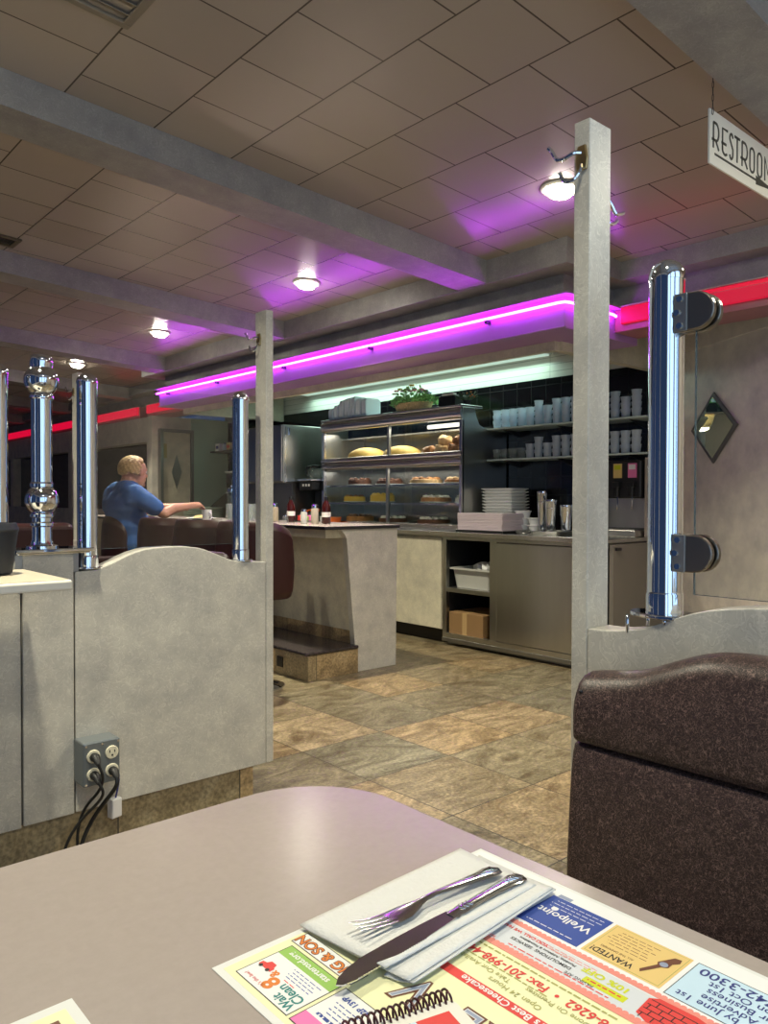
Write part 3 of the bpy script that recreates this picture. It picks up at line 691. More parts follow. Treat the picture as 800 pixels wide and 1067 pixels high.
# ------------------------------------------------------------------ neighbouring table ledge with a dark container
t = thing('side_table', 'cream-topped table end at the left edge before the partition', 'table', (0.40, 2.395, 0))
MB().box(-.375, .375, -.215, .205, .947, .975).build('tabletop', TABLE2E, t, bevel=.006)
MB().box(-.368, .368, -.208, .198, .9755, .9765).build('top_laminate', TABLE2, t)
MB().lathe([(.035, .02), (.035, .945)], (-.15, 0, 0), 20).build('pedestal', DARKMETAL, t)
MB().lathe([(.20, 0), (.20, .012), (.06, .03)], (-.15, 0, 0), 24).build('base', DARKMETAL, t)
t = thing('dark_container', 'dark navy rounded container on the cream table at the left edge', 'container', (0.640, 2.46, 0.977))
t.scale = (.86, .86, .97)
MB().lathe([(0, 0.001), (.060, .001), (.066, .006), (.074, .06), (.083, .12), (.084, .145), (.078, .156), (.070, .156), (.06, .02), (0, .02)], seg=32).build('bowl', NAVYBLACK, t)
MB().lathe([(.0845, .128), (.0875, .136), (.0845, .144)], seg=32).build('rim', NAVYBLACK, t)

# booth bench of the next bay, its red back showing through the glass
t = thing('booth_bench', 'dark red booth bench behind the outlet partition', 'bench', (0, 2.76, 0))
MB().box(.3, 1.62, 0, .14, .44, .985).build('backrest', REDVINYL, t, bevel=.035, seg=4)
MB().box(.3, 1.62, .0, .55, .30, .45).build('seat', REDVINYL, t, bevel=.03, seg=4)
MB().box(.32, 1.60, .02, .50, 0, .30).build('base', LAM, t)
t = thing('booth_bench', 'dark red booth bench backing on the further partition, seen past the ball column', 'bench', (0, 4.655, 0))
MB().box(.3, 1.62, -.14, 0, .44, 1.06).build('backrest', REDVINYL, t, bevel=.035, seg=4)
MB().box(.3, 1.62, -.55, 0, .30, .45).build('seat', REDVINYL, t, bevel=.03, seg=4)
MB().box(.32, 1.60, -.50, -.02, 0, .30).build('base', LAM, t)

# ================================================================== right partition with post, column and glass
RP_X = 1.307
wave_r = [(.875, .947), (.845, .947), (.815, .950), (.785, .955), (.755, .962), (.717, .977), (.69, .989), (.663, 1.000), (.63, 1.009), (.595, 1.015), (.56, 1.020), (.50, 1.024), (.40, 1.026), (.30, 1.020), (.22, 1.005), (.15, .985), (.05, .965), (-.1, .955), (-.6, .953)]
t = thing('partition', 'grey laminate partition with a wavy top behind the brown booth bench', 'partition', (RP_X, 0, 0), 0, 'booth partitions with a tall end post')
MB().prism(wave_r + [(-.6, .14), (.875, .14)], 'x', 0, .074).build('wave_panel', LAM, t, bevel=.002)
MB().box(.01, .064, -.6, .86, 0, .14).build('tile_base', BASETILE, t)
p = MB().box(0, .074, .877, .913, 0.0, 1.945).build('post', LAM, t, bevel=.002)
hk = coat_hook(p, -1); hk.location = (0, .893, 1.868)
hk = coat_hook(p, 1); hk.location = (.074, .893, 1.795)
COLX = RP_X + .037
t = column_at(COLX, .734, .984, .655, .0315, 'large chrome column with glass clamps on the right partition')
for dx, dy in ((-.035, .055), (.03, .05), (-.035, -.02), (.03, -.03)): MB().lathe([(.0035, -.034 if dy > 0 else -.010), (.0035, .0)], (dx, dy, 0), 8).build('stand_off', CHROME, t)
MB().prism([(.044 * math.cos(a) * (1.05 if math.cos(a) < 0 else 1), .066 * math.sin(a)) for a in [k * PI / 16 for k in range(32)]], 'z', -.001, .007).build('foot_plate', CHROME, t, bevel=.002)
for zc in (.552, .120):
    prof = [(-.028, -.034), (-.028, .034), (-.062, .034)] + [(-.064 - .034 * math.sin(a), .034 * math.cos(a)) for a in [k * PI / 12 for k in range(1, 12)]] + [(-.062, -.034)]
    cl = MB().prism([(a, c + zc) for a, c in prof], 'x', -.020, -.006).prism([(a, c + zc) for a, c in prof], 'x', .006, .020).build('glass_clamp', CLAMP, t, bevel=.0025)
    MB().prism([(-.026, -.034 + zc), (-.026, .034 + zc), (-.050, .034 + zc), (-.050, -.034 + zc)], 'x', -.0225, -.0205).build('clamp_strip', STEEL, cl, bevel=.001)
    for yy, zz in ((-.037, .024), (-.032, 0), (-.037, -.024)): MB().lathe([(.0055, -.0255), (.0055, -.0225)], (0, yy, zc + zz), 12, 'x').build('screw', CHROME, cl)
t = thing('glass_screen', 'clear glass screen held by D-shaped clamps at the right', 'glass panel', (COLX, .676, 1.030))
MB().box(-.003, .003, -1.2, 0, 0, .535).build('pane', GLASS, t)
MB().box(-.003, .003, .0001, .0008, 0, .535).build('pane_edge', GLASSEDGE, t)
MB().box(-.003, .003, -1.2, -.0004, -.0008, -.0001).build('bottom_edge', GLASSEDGE, t)

# ================================================================== brown booth bench (right)
t = thing('booth_bench', 'dark brown patterned vinyl booth bench at the right', 'bench', (0, 0, 0))
top_pts = [(.83, .884), (.80, .888), (.767, .893), (.70, .906), (.658, .924), (.63, .936), (.603, .947), (.574, .955), (.538, .9585), (.494, .959), (.40, .957), (.30, .945), (.2, .925), (.1, .905), (-.55, .90)]
def top_z(y):
    for (ya, za), (yb, zb) in zip(top_pts, top_pts[1:]):
        if yb <= y <= ya:
            f = (ya - y) / (ya - yb); f = f; return za + (zb - za) * f
    return top_pts[0][1]
Y1 = .812
def sweep(profile_fn, ys):
    return [[(x, y, z) for x, z in profile_fn(y)] for y in ys]
ys = [Y1 - d for d in (0, .004, .010, .018, .028, .04)] + [Y1 - .04 - .02 * k for k in range(1, 41)] + [0.0 - .1 * k for k in range(0, 6)]
ys = sorted(set(ys), reverse=True)
def inset(y):
    d = Y1 - y
    return 1.0 if d >= .012 else math.sqrt(max(0, 1 - (1 - d / .012) ** 2))
def roll_prof(y):
    zt = top_z(y); k = inset(y)
    pr = [(1.24, .771), (1.19, .769), (1.170, .770), (1.1655, .775), (1.1645, .785), (1.165, .82), (1.168, .84), (1.174, zt - .032), (1.184, zt - .014), (1.200, zt - .003), (1.222, zt + .001), (1.250, zt - .002), (1.280, zt - .016), (1.297, zt - .042), (1.300, .80), (1.29, .774)]
    cx, cz_ = 1.235, .83
    f = 0.93 + 0.07 * k
    return [(cx + (x - cx) * f, cz_ + (z - cz_) * f) for x, z in pr]
MB().loft(sweep(roll_prof, ys)).build('top_roll', VINYL, t)
def back_prof(y):
    k = inset(y); f = .93 + .07 * k
    pr = [(1.20, .40), (1.152, .41), (1.146, .46), (1.148, .56), (1.155, .66), (1.161, .72), (1.1655, .748), (1.171, .762), (1.184, .768), (1.24, .769), (1.29, .768), (1.302, .70), (1.302, .40)]
    cx, cz_ = 1.235, .6
    return [(cx + (x - cx) * f, z) for x, z in pr]
MB().loft(sweep(back_prof, ys)).build('backrest', VINYL, t)
MB().box(.80, 1.14, -.55, .80, .34, .47).build('seat', VINYL, t, bevel=.04, seg=5)
MB().box(.86, 1.30, -.55, .79, 0, .34).build('base', LAM, t)
MB().ball((1.1755, .800, .858), .004, 10).build('upholstery_tack', BLACK, t)

# ================================================================== table in the foreground
t = thing('booth_table', 'taupe laminate booth table with rounded corners in the foreground', 'table', (0, 0, 0))
TX0, TX1, TY0, TY1 = 0.04, 0.779, -.55, 1.016
def rrect(x0, x1, y0, y1, r, n=8):
    P = []
    for cx, cy, a0 in ((x1 - r, y1 - r, 0), (x0 + r, y1 - r, 90), (x0 + r, y0 + r, 180), (x1 - r, y0 + r, 270)):
        for k in range(n + 1):
            a = math.radians(a0 + 90 * k / n); P.append((cx + r * math.cos(a), cy + r * math.sin(a)))
    return P
MB().prism(rrect(TX0, TX1, TY0, TY1, .155, 16), 'z', .718, .75).build('tabletop', TABLETOP, t, bevel=.004)
MB().lathe([(.045, .03), (.045, .718)], (.42, .45, 0), 24).build('pedestal', DARKMETAL, t)
MB().lathe([(.26, 0), (.26, .012), (.08, .04), (.045, .05)], (.42, .45, 0), 28).build('base', DARKMETAL, t)

# ================================================================== placemat and printing
PZ = .7508
MY0, MY1, MX0, MX1 = .10, .660, .364, .750
def flat(col, rough=.6): return mat('print_ink', col, rough)
INK = {k: flat(tuple(c * .82 for c in v)) for k, v in dict(yellow=(.86, .84, .50), red=(.72, .06, .05), redp=(.82, .28, .22), blue=(.035, .075, .32), tan=(.78, .55, .20), sky=(.56, .73, .84), white=(.84, .83, .80), green=(.30, .52, .10), black=(.025, .022, .02), navy=(.03, .04, .20), teal=(.02, .22, .20), orange=(.75, .22, .03), pink=(.85, .20, .45), grey=(.30, .34, .45), ygreen=(.62, .66, .02), brown=(.16, .06, .03), lgrey=(.66, .68, .70), olive=(.42, .40, .12)).items()}
pm = thing('placemat', 'printed paper placemat covered in adverts under the napkin', 'placemat', (0, 0, 0))
MB().box(MX0, MX1, MY0, MY1, .7502, PZ).build('sheet', PAPER, pm)
lz = [0]
def panel(x0, x1, y0, y1, ink, z=0, name='printed_panel'):
    zz = PZ + .00008 + z * .00010
    return MB().box(x0, x1, y0, y1, zz - .00006, zz).build(name, INK[ink], pm)
def ptext(body, ink, x, y, size, sx=1.0, bold=0.0, align='CENTER', z=4):
    return text(pm, 'printed_text', body, INK[ink], x, y, PZ + .0001 + z * .0001, size, sx, bold, PI / 2, align, .00003)
def lines(x0, x1, y0, y1, n, ink, w=.0012, z=3):
    bb = MB(); zz = PZ + .0001 + z * .0001
    rnd = random.Random(int(x0 * 9999) + n)
    for k in range(n):
        x = x0 + (x1 - x0) * (k + .5) / n
        y = y0 + rnd.random() * .15 * (y1 - y0); e = y1 - rnd.random() * .15 * (y1 - y0)
        while y < e:
            l = .003 + rnd.random() * .006
            bb.box(x - w / 2, x + w / 2, y, min(e, y + l), zz - .00006, zz); y += l + .0018
    return bb.build('fine_print', INK[ink], pm)
panel(.372, .742, MY0 + .006, .652, 'yellow', 0)
panel(.600, .745, MY0 + .006, .655, 'white', 1)
# blue advert
panel(.656, .724, .450, .527, 'blue', 2)
ptext('Wellpoint', 'white', .690, .489, .0165, 1.0, .0002)
lines(.700, .720, .455, .522, 3, 'white', .0009); lines(.661, .667, .453, .522, 1, 'white', .0012)
panel(.7245, .731, .505, .522, 'grey', 3)
bb = MB()
for k in range(6): bb.lathe([(.0022, PZ + .0004), (.0022, PZ + .0005)], (.690 - .0005 + .0045 * math.cos(k), .532 - .0 + 0 * k, 0), 8) if k < 0 else None
bb.lathe([(.004, 0), (.004, .0001)], (.700, .508, PZ + .0004), 12).build('logo_mark', INK['white'], pm)
# wanted advert
panel(.657, .7235, .361, .446, 'tan', 2)
panel(.6595, .721, .3635, .4435, 'olive', 2.4); panel(.6602, .7203, .3642, .4428, 'tan', 2.8)
ptext('WANTED!', 'black', .6685, .418, .0125, .8, .0002)
ptext('ALL THE DREAMERS', 'brown', .6785, .418, .0048, .85)
lines(.684, .716, .389, .440, 6, 'brown', .0009)
zz = PZ + .0006
MB().prism([(.667, .3865), (.671, .389), (.690, .381), (.694, .383), (.712, .3745), (.7135, .368), (.707, .3665), (.700, .371), (.692, .371), (.688, .3765)], 'z', zz, zz + .0001).build('printed_revolver', INK['brown'], pm)
MB().lathe([(.0042, zz + .00012), (.0042, zz + .0002)], (.694, .3765, 0), 12).build('printed_cylinder', INK['grey'], pm)
# pale blue advert
panel(.655, .7235, .13, .356, 'black', 2); panel(.656, .7225, .131, .3552, 'sky', 2.4)
ptext('by June 1st', 'navy', .6655, .349, .0128, 1, .0001, 'RIGHT')
ptext('To Advertise', 'navy', .6765, .331, .0128, 1, .0001, 'RIGHT')
ptext('Your Business', 'navy', .6875, .331, .0128, 1, .0001, 'RIGHT')
ptext('on Oct 1st', 'navy', .6985, .334, .0128, 1, .0001, 'RIGHT')
ptext('212-742-3300', 'navy', .7125, .349, .0168, 1.1, .0002, 'RIGHT')
# red scalloped stripes and the white strip between them
def scallop(x, y0, y1, w):
    bb = MB(); zz = PZ + .0004
    bb.box(x - w, x + w, y0, y1, zz - .0001, zz)
    n = int((y1 - y0) / .006)
    for k in range(n): bb.lathe([(.0032, zz - .0001), (.0032, zz + .00006)], (x + w, y0 + (k + .5) * (y1 - y0) / n, 0), 8)
    return bb.build('red_scallop', INK['redp'], pm)
scallop(.646, MY0 + .006, .560, .0026); scallop(.600, MY0 + .006, .560, .0034)
panel(.605, .642, MY0 + .006, .560, 'lgrey', 2)
ptext('REAL ESTATE', 'red', .609, .53, .005, 1); lines(.607, .613, .38, .52, 1, 'red', .0016)
ptext('PAVING AFE', 'black', .6135, .418, .0058, 1); ptext('DEMOLITIONS  SERVICES', 'black', .621, .468, .0062, 1.05, .0001)
ptext('Plumbing, Additions & Foundations', 'black', .628, .465, .0048, 1, .0001)
ptext('WE DO IT ALL', 'redp', .634, .452, .0048); lines(.632, .639, .40, .50, 2, 'redp', .001)
ptext('YOU CALL WE HAUL', 'red', .636, .500, .0062, 1.05, .0002)
panel(.614, .6235, .372, .416, 'ygreen', 2.5); ptext('10% OFF', 'ygreen', .6315, .400, .0115, 1.15, .0004)
lines(.617, .622, .375, .413, 1, 'red', .002)
# red brick badge
zz = PZ + .0005
MB().prism([(.608, .300), (.640, .296), (.645, .318), (.644, .352), (.638, .360), (.612, .358), (.606, .345)], 'z', zz - .0001, zz).build('brick_badge', INK['red'], pm)
bb = MB()
for k in range(1, 5):
    x = .608 + k * .0074
    bb.box(x - .0005, x + .0005, .300, .357, zz, zz + .0001)
    for q in range(5):
        y = .303 + q * .0115 + (k % 2) * .005
        bb.box(x - .0074, x, y - .0005, y + .0005, zz, zz + .0001)
bb.build('brick_joint', INK['black'], pm)
panel(.600, .604, .296, .36, 'white', 3)
# middle: yellow field with the diner's lines
ptext('201-998-6262  •  Fax: 201-998-4433', 'red', .578, .43, .0158, .92, .0003)
ptext('Take Out Available', 'olive', .562, .492, .0088, 1)
ptext('Open 24 Hours', 'olive', .552, .445, .0095, 1)
ptext('Baking Done On Premises', 'olive', .565, .395, .0088, 1)
lines(.587, .594, .34, .55, 1, 'olive', .0022)
lines(.568, .572, .42, .55, 1, 'olive', .0016)
panel(.529, .541, MY0 + .006, .540, 'red', 2)
ptext("World's Best Cheesecake", 'white', .535, .432, .0118, 1.0, .0002)
for ch, y in (('V', .505), ('E', .447), ('R', .416), ('R', .372), ('I', .390)):
    ptext(ch, 'brown', .487, y, .056, .85, .0028, z=3); ptext(ch, 'lgrey', .487, y, .056, .85, .0004, z=5); ptext(ch, 'grey', .4868, y, .056, .85, -.0007, z=6)
# left-hand adverts
panel(.3785, .4435, .5555, .6405, 'black', 2); panel(.3795, .4425, .5565, .6395, 'white', 2.5)
panel(.4265, .4425, .5565, .6395, 'green', 3)
ptext('starterosd.org', 'white', .4345, .600, .0105, 1, .0002)
ptext('Wait', 'teal', .3875, .573, .0135, .95, .0003); ptext('Clean', 'teal', .3985, .577, .0150, .95, .0003)
ptext('8', 'orange', .3945, .603, .024, 1.1, .0008); ptext('&', 'orange', .404, .612, .013, 1, .0004)
ptext("it's the law!", 'red', .386, .619, .0062, 1)
lines(.408, .424, .563, .606, 4, 'blue', .0009); lines(.403, .408, .58, .60, 1, 'red', .001)
MB().prism([(.402, .618), (.402, .637), (.4075, .637), (.4085, .632), (.413, .630), (.413, .622), (.4085, .620), (.4075, .618)][::-1], 'z', PZ + .0005, PZ + .0006).build('printed_car', INK['red'], pm)
bb = MB()
for yy in (.622, .633): bb.lathe([(.0023, PZ + .0006), (.0023, PZ + .0007)], (.402, yy, 0), 10)
bb.build('printed_wheel', INK['black'], pm)
panel(.4475, .469, .552, .648, 'black', 2); panel(.4485, .468, .553, .647, 'white', 2.5)
ptext('NG & SON', 'brown', .4575, .605, .0172, 1.05, .0010, z=4); ptext('NG & SON', 'orange', .4575, .605, .0172, 1.05, .0001, z=5)
panel(.378, .442, .455, .5515, 'black', 2); panel(.379, .441, .456, .5505, 'white', 2.5)
panel(.379, .396, .515, .5505, 'pink', 3); lines(.400, .425, .475, .545, 5, 'blue', .0011); ptext('42P 13VP', 'blue', .432, .525, .0085, 1, .0003)
lines(.398, .404, .50, .548, 1, 'blue', .003)

# second placemat at the bottom left
p2 = thing('placemat', 'corner of a second printed placemat at the bottom left of the table', 'placemat', (0, 0, 0))
MB().box(.06, .2475, .30, .703, .7502, PZ).build('sheet', PAPER, p2)
MB().box(.07, .238, .31, .692, PZ, PZ + .0001).build('printed_panel', INK['yellow'], p2)
MB().box(.205, .228, .665, .680, PZ + .0001, PZ + .0002).build('printed_emblem', INK['brown'], p2)

# ------------------------------------------------------------------ napkin
def sheet(name, corners, z0, m, parent, n=18, wob=.0016, seed=0, th=.0014, lift=None):
    A, B, C, D = [Vector((*c, 0)) for c in corners]
    bm = bmesh.new(); V = {}
    for i in range(n + 1):
        for j in range(n + 1):
            u, v = i / n, j / n
            p = A * (1 - u) * (1 - v) + B * u * (1 - v) + C * u * v + D * (1 - u) * v
            z = z0 + wob * (mnoise.noise(Vector((u * 3 + seed, v * 3, seed))) + .6) * (0.3 + abs(u - .5))
            if lift: z += lift(u, v)
            V[i, j] = bm.verts.new((p.x, p.y, z))
    for i in range(n):
        for j in range(n):
            f = bm.faces.new((V[i, j], V[i + 1, j], V[i + 1, j + 1], V[i, j + 1])); f.smooth = True
    me = bpy.data.meshes.new(name); bm.to_mesh(me); bm.free(); me.materials.append(m)
    o = bpy.data.objects.new(name, me); COL.objects.link(o); o.parent = parent
    s = o.modifiers.new('thick', 'SOLIDIFY'); s.thickness = th; s.offset = 1
    return o
t = thing('napkin', 'folded white paper napkin under the fork and knife', 'napkin', (0, 0, 0))
sheet('lower_fold', [(.478, .540), (.487, .5085), (.7265, .526), (.731, .646)], .7516, NAPKIN, t, seed=3, th=.0012, lift=lambda u, v: .004 * u * u)
sheet('lower_layer', [(.468, .656), (.484, .512), (.724, .528), (.722, .650)], .7528, NAPKIN, t, seed=1, th=.0012, lift=lambda u, v: .0045 * u * u)
sheet('upper_layer', [(.466, .6585), (.477, .5365), (.715, .545), (.7215, .6690)], .7544, NAPKIN, t, seed=5, th=.0016, lift=lambda u, v: .0045 * u * u * (1 - v) + .002 * u)

# ------------------------------------------------------------------ cutlery
def strip(stations, flat_bottom=.5):
    """stations: (s, half width, z, half thickness); returns rings for a lens-shaped bar along +x"""
    rings = []
    for s_, w, z, h in stations:
        rings.append([(s_, w * math.cos(a), z + h * math.sin(a)) for a in [2 * PI * k / 12 for k in range(12)]])
    return rings
def place(o, p, q, z):
    o.location = (p[0], p[1], z); o.rotation_euler.z = math.atan2(q[1] - p[1], q[0] - p[0])
SILVER = mat('silver_cutlery', (0.62, 0.61, 0.60), 0.13, 1.0)
t = thing('table_fork', 'silver table fork with its tines at the left, lying on the napkin', 'fork', (0, 0, 0))
# local +x from handle end toward tines
MB().loft(strip([(0, .003, .004, .0012), (.004, .0105, .0042, .0018), (.014, .0130, .0045, .0024), (.028, .0105, .005, .0026), (.05, .0080, .006, .0026), (.08, .0062, .0075, .0026), (.105, .0050, .0085, .0024), (.120, .0046, .008, .0022), (.128, .0065, .0068, .0016), (.138, .0105, .0058, .0014), (.150, .0134, .0045, .0012), (.166, .0138, .0043, .0011), (.172, .0132, .0046, .001)])).build('handle', SILVER, t)
bb = MB()
for w in (-.0108, -.0036, .0036, .0108):
    bb.loft(strip([(.168, .0026, .0045, .0010), (.180, .0023, .0055, .0010), (.197, .0019, .0080, .0009), (.212, .0013, .0112, .0007), (.216, .0006, .0122, .0004)]))
    for v in list(bb.bm.verts)[-60:]: v.co.y += w
bb.build('tines', SILVER, t)
MB().tube([(.008, -.006, .0066), (.020, -.0045, .0072), (.036, 0, .0076), (.05, .0035, .0078)], .0011, 6).tube([(.008, .006, .0066), (.020, .0045, .0072), (.036, 0, .0076), (.05, -.0035, .0078)], .0011, 6).build('handle_scroll', SILVER, t)
place(t, (.705, .5930), (.500, .596), .7592); t.rotation_euler.x = .06
t = thing('table_knife', 'silver serrated table knife along the napkin edge, below the fork', 'knife', (0, 0, 0))
MB().loft(strip([(0, .002, .003, .001), (.004, .0095, .0035, .002), (.015, .0115, .0042, .0028), (.03, .0098, .0046, .0032), (.055, .0078, .0046, .0032), (.09, .0072, .0046, .0032), (.112, .0085, .0044, .003), (.118, .0070, .0044, .0026), (.124, .0082, .0042, .0024), (.130, .0068, .004, .002)])).build('handle', SILVER, t)
top = [(.126, -.0085), (.16, -.0105), (.20, -.0115), (.245, -.0112), (.268, -.008), (.284, -.0025), (.292, .004)]
bot = [(.288, .0085), (.278, .0105)]
for k in range(30):
    x = .272 - k * .0032; bot += [(x, .0118), (x - .0016, .0104)]
bot += [(.170, .0098), (.135, .0075), (.126, .0070)]
MB().prism(top + bot, 'z', .0036, .0050).build('blade', SILVER, t)
bb = MB()
for k in range(5): bb.tube([(.010 + k * .005, -.006 + k * .0008, .0071), (.014 + k * .005, 0, .0079), (.010 + k * .005, .006 - k * .0008, .0071)], .0009, 6)
for k in range(3): bb.tube([(.098 + k * .006, -.005, .0074), (.102 + k * .006, 0, .0081), (.098 + k * .006, .005, .0074)], .0009, 6)
bb.build('handle_scroll', SILVER, t)
place(t, (.718, .5670), (.422, .5510), .7572)
t['label'] = 'silver serrated table knife lying across the napkin, nearer than the fork'

# ------------------------------------------------------------------ spiral-bound booklet
ang = math.atan2(-.018, .067)
t = thing('spiral_booklet', 'small booklet with a dark spiral binding at the bottom of the placemat', 'booklet', (.425, .490, .7516), ang)
RED_COIL = mat('maroon_wire', (.05, .008, .012), .3, .3)
pg = MB().box(-.03, .072, -.17, -.004, 0, .006).build('pages', LABELW, t, bevel=.0008)
MB().prism(rrect(-.03, .074, -.172, -.003, .008, 5), 'z', .0062, .0072).build('cover', mat('cover_cream', (.66, .63, .55), .5), t)
MB().box(.010, .062, -.15, -.016, .0073, .0076).build('printed_panel', INK['red'], t)
MB().box(.010, .024, -.15, -.016, .0077, .0079).build('printed_stripe', INK['blue'], t)
MB().box(.024, .029, -.15, -.016, .0077, .0079).build('printed_stripe', INK['sky'], t)
pts = []
n = 17; x0 = -.028
for k in range(n * 14 + 1):
    a = 2 * PI * k / 14
    pts.append((x0 + .0060 * k / 14, .0005 + .0072 * math.cos(a), .0070 + .0072 * math.sin(a)))
MB().tube(pts, .0011, 6).build('spiral_wire', RED_COIL, t)

# ================================================================== dining counter
IY0, IY1 = 4.15, 8.7
ic = thing('dining_counter', 'grey laminate dining counter with a dark-edged top and a slanted end panel', 'counter', (0, 0, 0))
MB().box(3.134, 3.800, IY0 - .01, IY1, .998, 1.018).build('countertop', mat('counter_top', (0.42, 0.36, 0.33), 0.16, var=.15, scale=40), ic, bevel=.003)
MB().box(3.128, 3.806, IY0 - .016, IY0 - .010, .994, 1.016).box(3.128, 3.134, IY0 - .010, IY1, .994, 1.016).build('edge_band', DARKMETAL, ic, bevel=.002)
MB().prism([(3.270, .995), (3.795, .995), (3.782, 0), (3.419, 0), (3.325, .930), (3.305, .960)], 'y', IY0, IY0 + .05).build('end_panel', LAM, ic, bevel=.002)
MB().box(3.18, 3.33, IY0 + .05, IY1, .935, .995).build('apron', LAM_TAN, ic)
MB().prism([(3.335, .935), (3.79, .935), (3.78, .28), (3.412, .28)], 'y', IY0 + .05, IY1).build('front_panel', LAM_TAN, ic)
MB().box(3.415, 3.78, IY0 + .05, IY1, 0, .28).build('tile_skirt', BASETILE, ic)
t = thing('foot_step', 'low stone-tiled step with a dark granite top along the dining counter', 'step', (0, 0, 0))
MB().box(2.985, 3.412, IY0 - .02, IY1, 0, .168).build('tile_riser', BASETILE, t, bevel=.002)
MB().box(2.965, 3.412, IY0 - .03, IY1, .169, .192).build('granite_top', GRANITE, t, bevel=.008, seg=3)
MB().box(2.980, 2.985, 4.42, 4.49, .05, .12).build('vent_plate', BLACK, t)

# stools
SX = 2.68
def make_stool(label):
    t = thing('counter_stool', label, 'stool', (SX, 4.25, 0), 0, 'maroon counter stools')
    MB().lathe([(0, .66), (.18, .66), (.20, .68), (.20, .715), (.185, .735), (0, .74)], seg=28).build('seat', REDVINYL, t)
    rings = []
    for k in range(25):
        a = math.radians(62 + (298 - 62) * k / 24)
        e = min(1, min(k, 24 - k) / 4.0); zt = .98 + .09 * e ** .5; zb = .57
        c, s_ = math.cos(a), math.sin(a); ri, ro = .205, .265
        m_ = (ri + ro) / 2
        rings.append([(ri * c, ri * s_, zb + .02), (ri * c, ri * s_, zt - .03), (m_ * c, m_ * s_, zt), (ro * c, ro * s_, zt - .03), ((ro + .012) * c, (ro + .012) * s_, (zb + zt) / 2), (ro * c, ro * s_, zb + .02), (m_ * c, m_ * s_, zb)])
    MB().loft(rings).build('backrest', REDVINYL, t, subsurf=1)
    MB().lathe([(.03, .02), (.03, .66)], seg=20).build('pedestal', CHROME, t)
    MB().lathe([(.17, 0), (.17, .008), (.14, .018), (.04, .03)], seg=28).build('base', CHROME, t)
    MB().lathe([(.06, .57), (.12, .60), (.13, .65), (.1, .66)], seg=20).build('swivel_plate', STEEL_DARK, t)
    return t
st = make_stool('maroon counter stool nearest the camera, its edge showing right of the left wooden post')
dup(st, (SX, 4.83, 0), .15, 'maroon counter stool third from the seated man, just left of the right glass-screen column')
dup(st, (SX, 5.41, 0), -.1, 'maroon counter stool next to the seated man')
dup(st, (SX, 6.10, 0), -1.15, 'maroon counter stool the man in blue sits on')

# ================================================================== the seated man
def fuse(name, chains, balls, m, parent, voxel=.007, smooth=4):
    """many tapered limbs fused into one continuous surface"""
    bb = MB()
    for ch in chains:
        for (p, ra), (q, rb) in zip(ch, ch[1:]):
            p, q = Vector(p), Vector(q); L = max(1, int((q - p).length / (min(ra, rb) * .5)))
            for k in range(L + 1):
                f = k / L; bb.ball(tuple(p.lerp(q, f)), ra + (rb - ra) * f, 10)
    for c, r, sc in balls: bb.ball(c, r, 16, sc)
    o = bb.build(name, m, parent)
    rm = o.modifiers.new('fuse', 'REMESH'); rm.mode = 'VOXEL'; rm.voxel_size = voxel; rm.use_smooth_shade = True
    sm = o.modifiers.new('smooth', 'SMOOTH'); sm.factor = .5; sm.iterations = smooth
    dg = bpy.context.evaluated_depsgraph_get(); me = bpy.data.meshes.new_from_object(o.evaluated_get(dg))
    o.modifiers.clear(); o.data = me; me.name = name
    for p_ in me.polygons: p_.use_smooth = True
    return o
man = thing('person', 'man in a blue T-shirt sitting at the counter with his back to us', 'person', (SX - .04, 6.10, .74))
man.scale = (1.1, 1.18, 1.02)
# local frame: x toward the counter, y away from the camera, z up from the seat
hd = (.022, .0, .662)
Rs, Re, Rw = (-.05, -.195, .485), (.12, -.275, .335), (.375, -.19, .395)
Ls, Le, Lw = (-.05, .195, .485), (.12, .28, .32), (.37, .14, .385)
def hand(w, d, side):
    """wrist w, direction d (toward fingers), side=+1 thumb toward +y"""
    w = Vector(w); d = Vector(d).normalized(); up = Vector((0, 0, 1)); sd = d.cross(up).normalized() * -side
    ch = [[(tuple(w), .026), (tuple(w + d * .045), .030), (tuple(w + d * .08), .028)]]
    for k, ln in enumerate((.062, .072, .068, .052)):
        off = sd * (.024 - .016 * k)
        a = w + d * .082 + off; b_ = a + d * ln * .5 + Vector((0, 0, -.010)); c_ = b_ + d * ln * .38 + Vector((0, 0, -.026))
        ch.append([(tuple(a - d * .03), .0095), (tuple(a), .0095), (tuple(b_), .0085), (tuple(c_), .007)])
    a = w + d * .03 + sd * .026; b_ = a + d * .03 + sd * .022 + Vector((0, 0, -.005)); c_ = b_ + d * .030 + sd * .004 + Vector((0, 0, -.012))
    ch.append([(tuple(w + d * .02), .014), (tuple(a), .013), (tuple(b_), .0105), (tuple(c_), .0085)])
    return ch
hx, hy, hz_ = hd
body_ch = [[((-.02, 0, .08), .13), ((-.035, 0, .25), .125), ((-.045, 0, .38), .11), ((-.042, 0, .46), .075), ((-.032, 0, .54), .064), ((-.015, 0, .60), .060), ((.015, 0, .635), .058)],
           [((-.045, -.10, .475), .045), (Rs, .050), ((.0, -.225, .435), .046), ((.055, -.252, .385), .044), (Re, .042), ((.20, -.255, .375), .042), (Rw, .029)],
           [((-.045, .10, .475), .045), (Ls, .050), ((.0, .225, .435), .046), ((.055, .252, .385), .044), (Le, .042), ((.24, .23, .36), .042), (Lw, .029)],
           [((.0, -.10, .075), .095), ((.20, -.115, .07), .082), ((.38, -.11, .035), .062), ((.37, -.11, -.16), .056), ((.36, -.11, -.40), .040)],
           [((.0, .10, .075), .095), ((.20, .115, .07), .082), ((.38, .11, .035), .062), ((.37, .11, -.16), .056), ((.36, .11, -.40), .040)]]
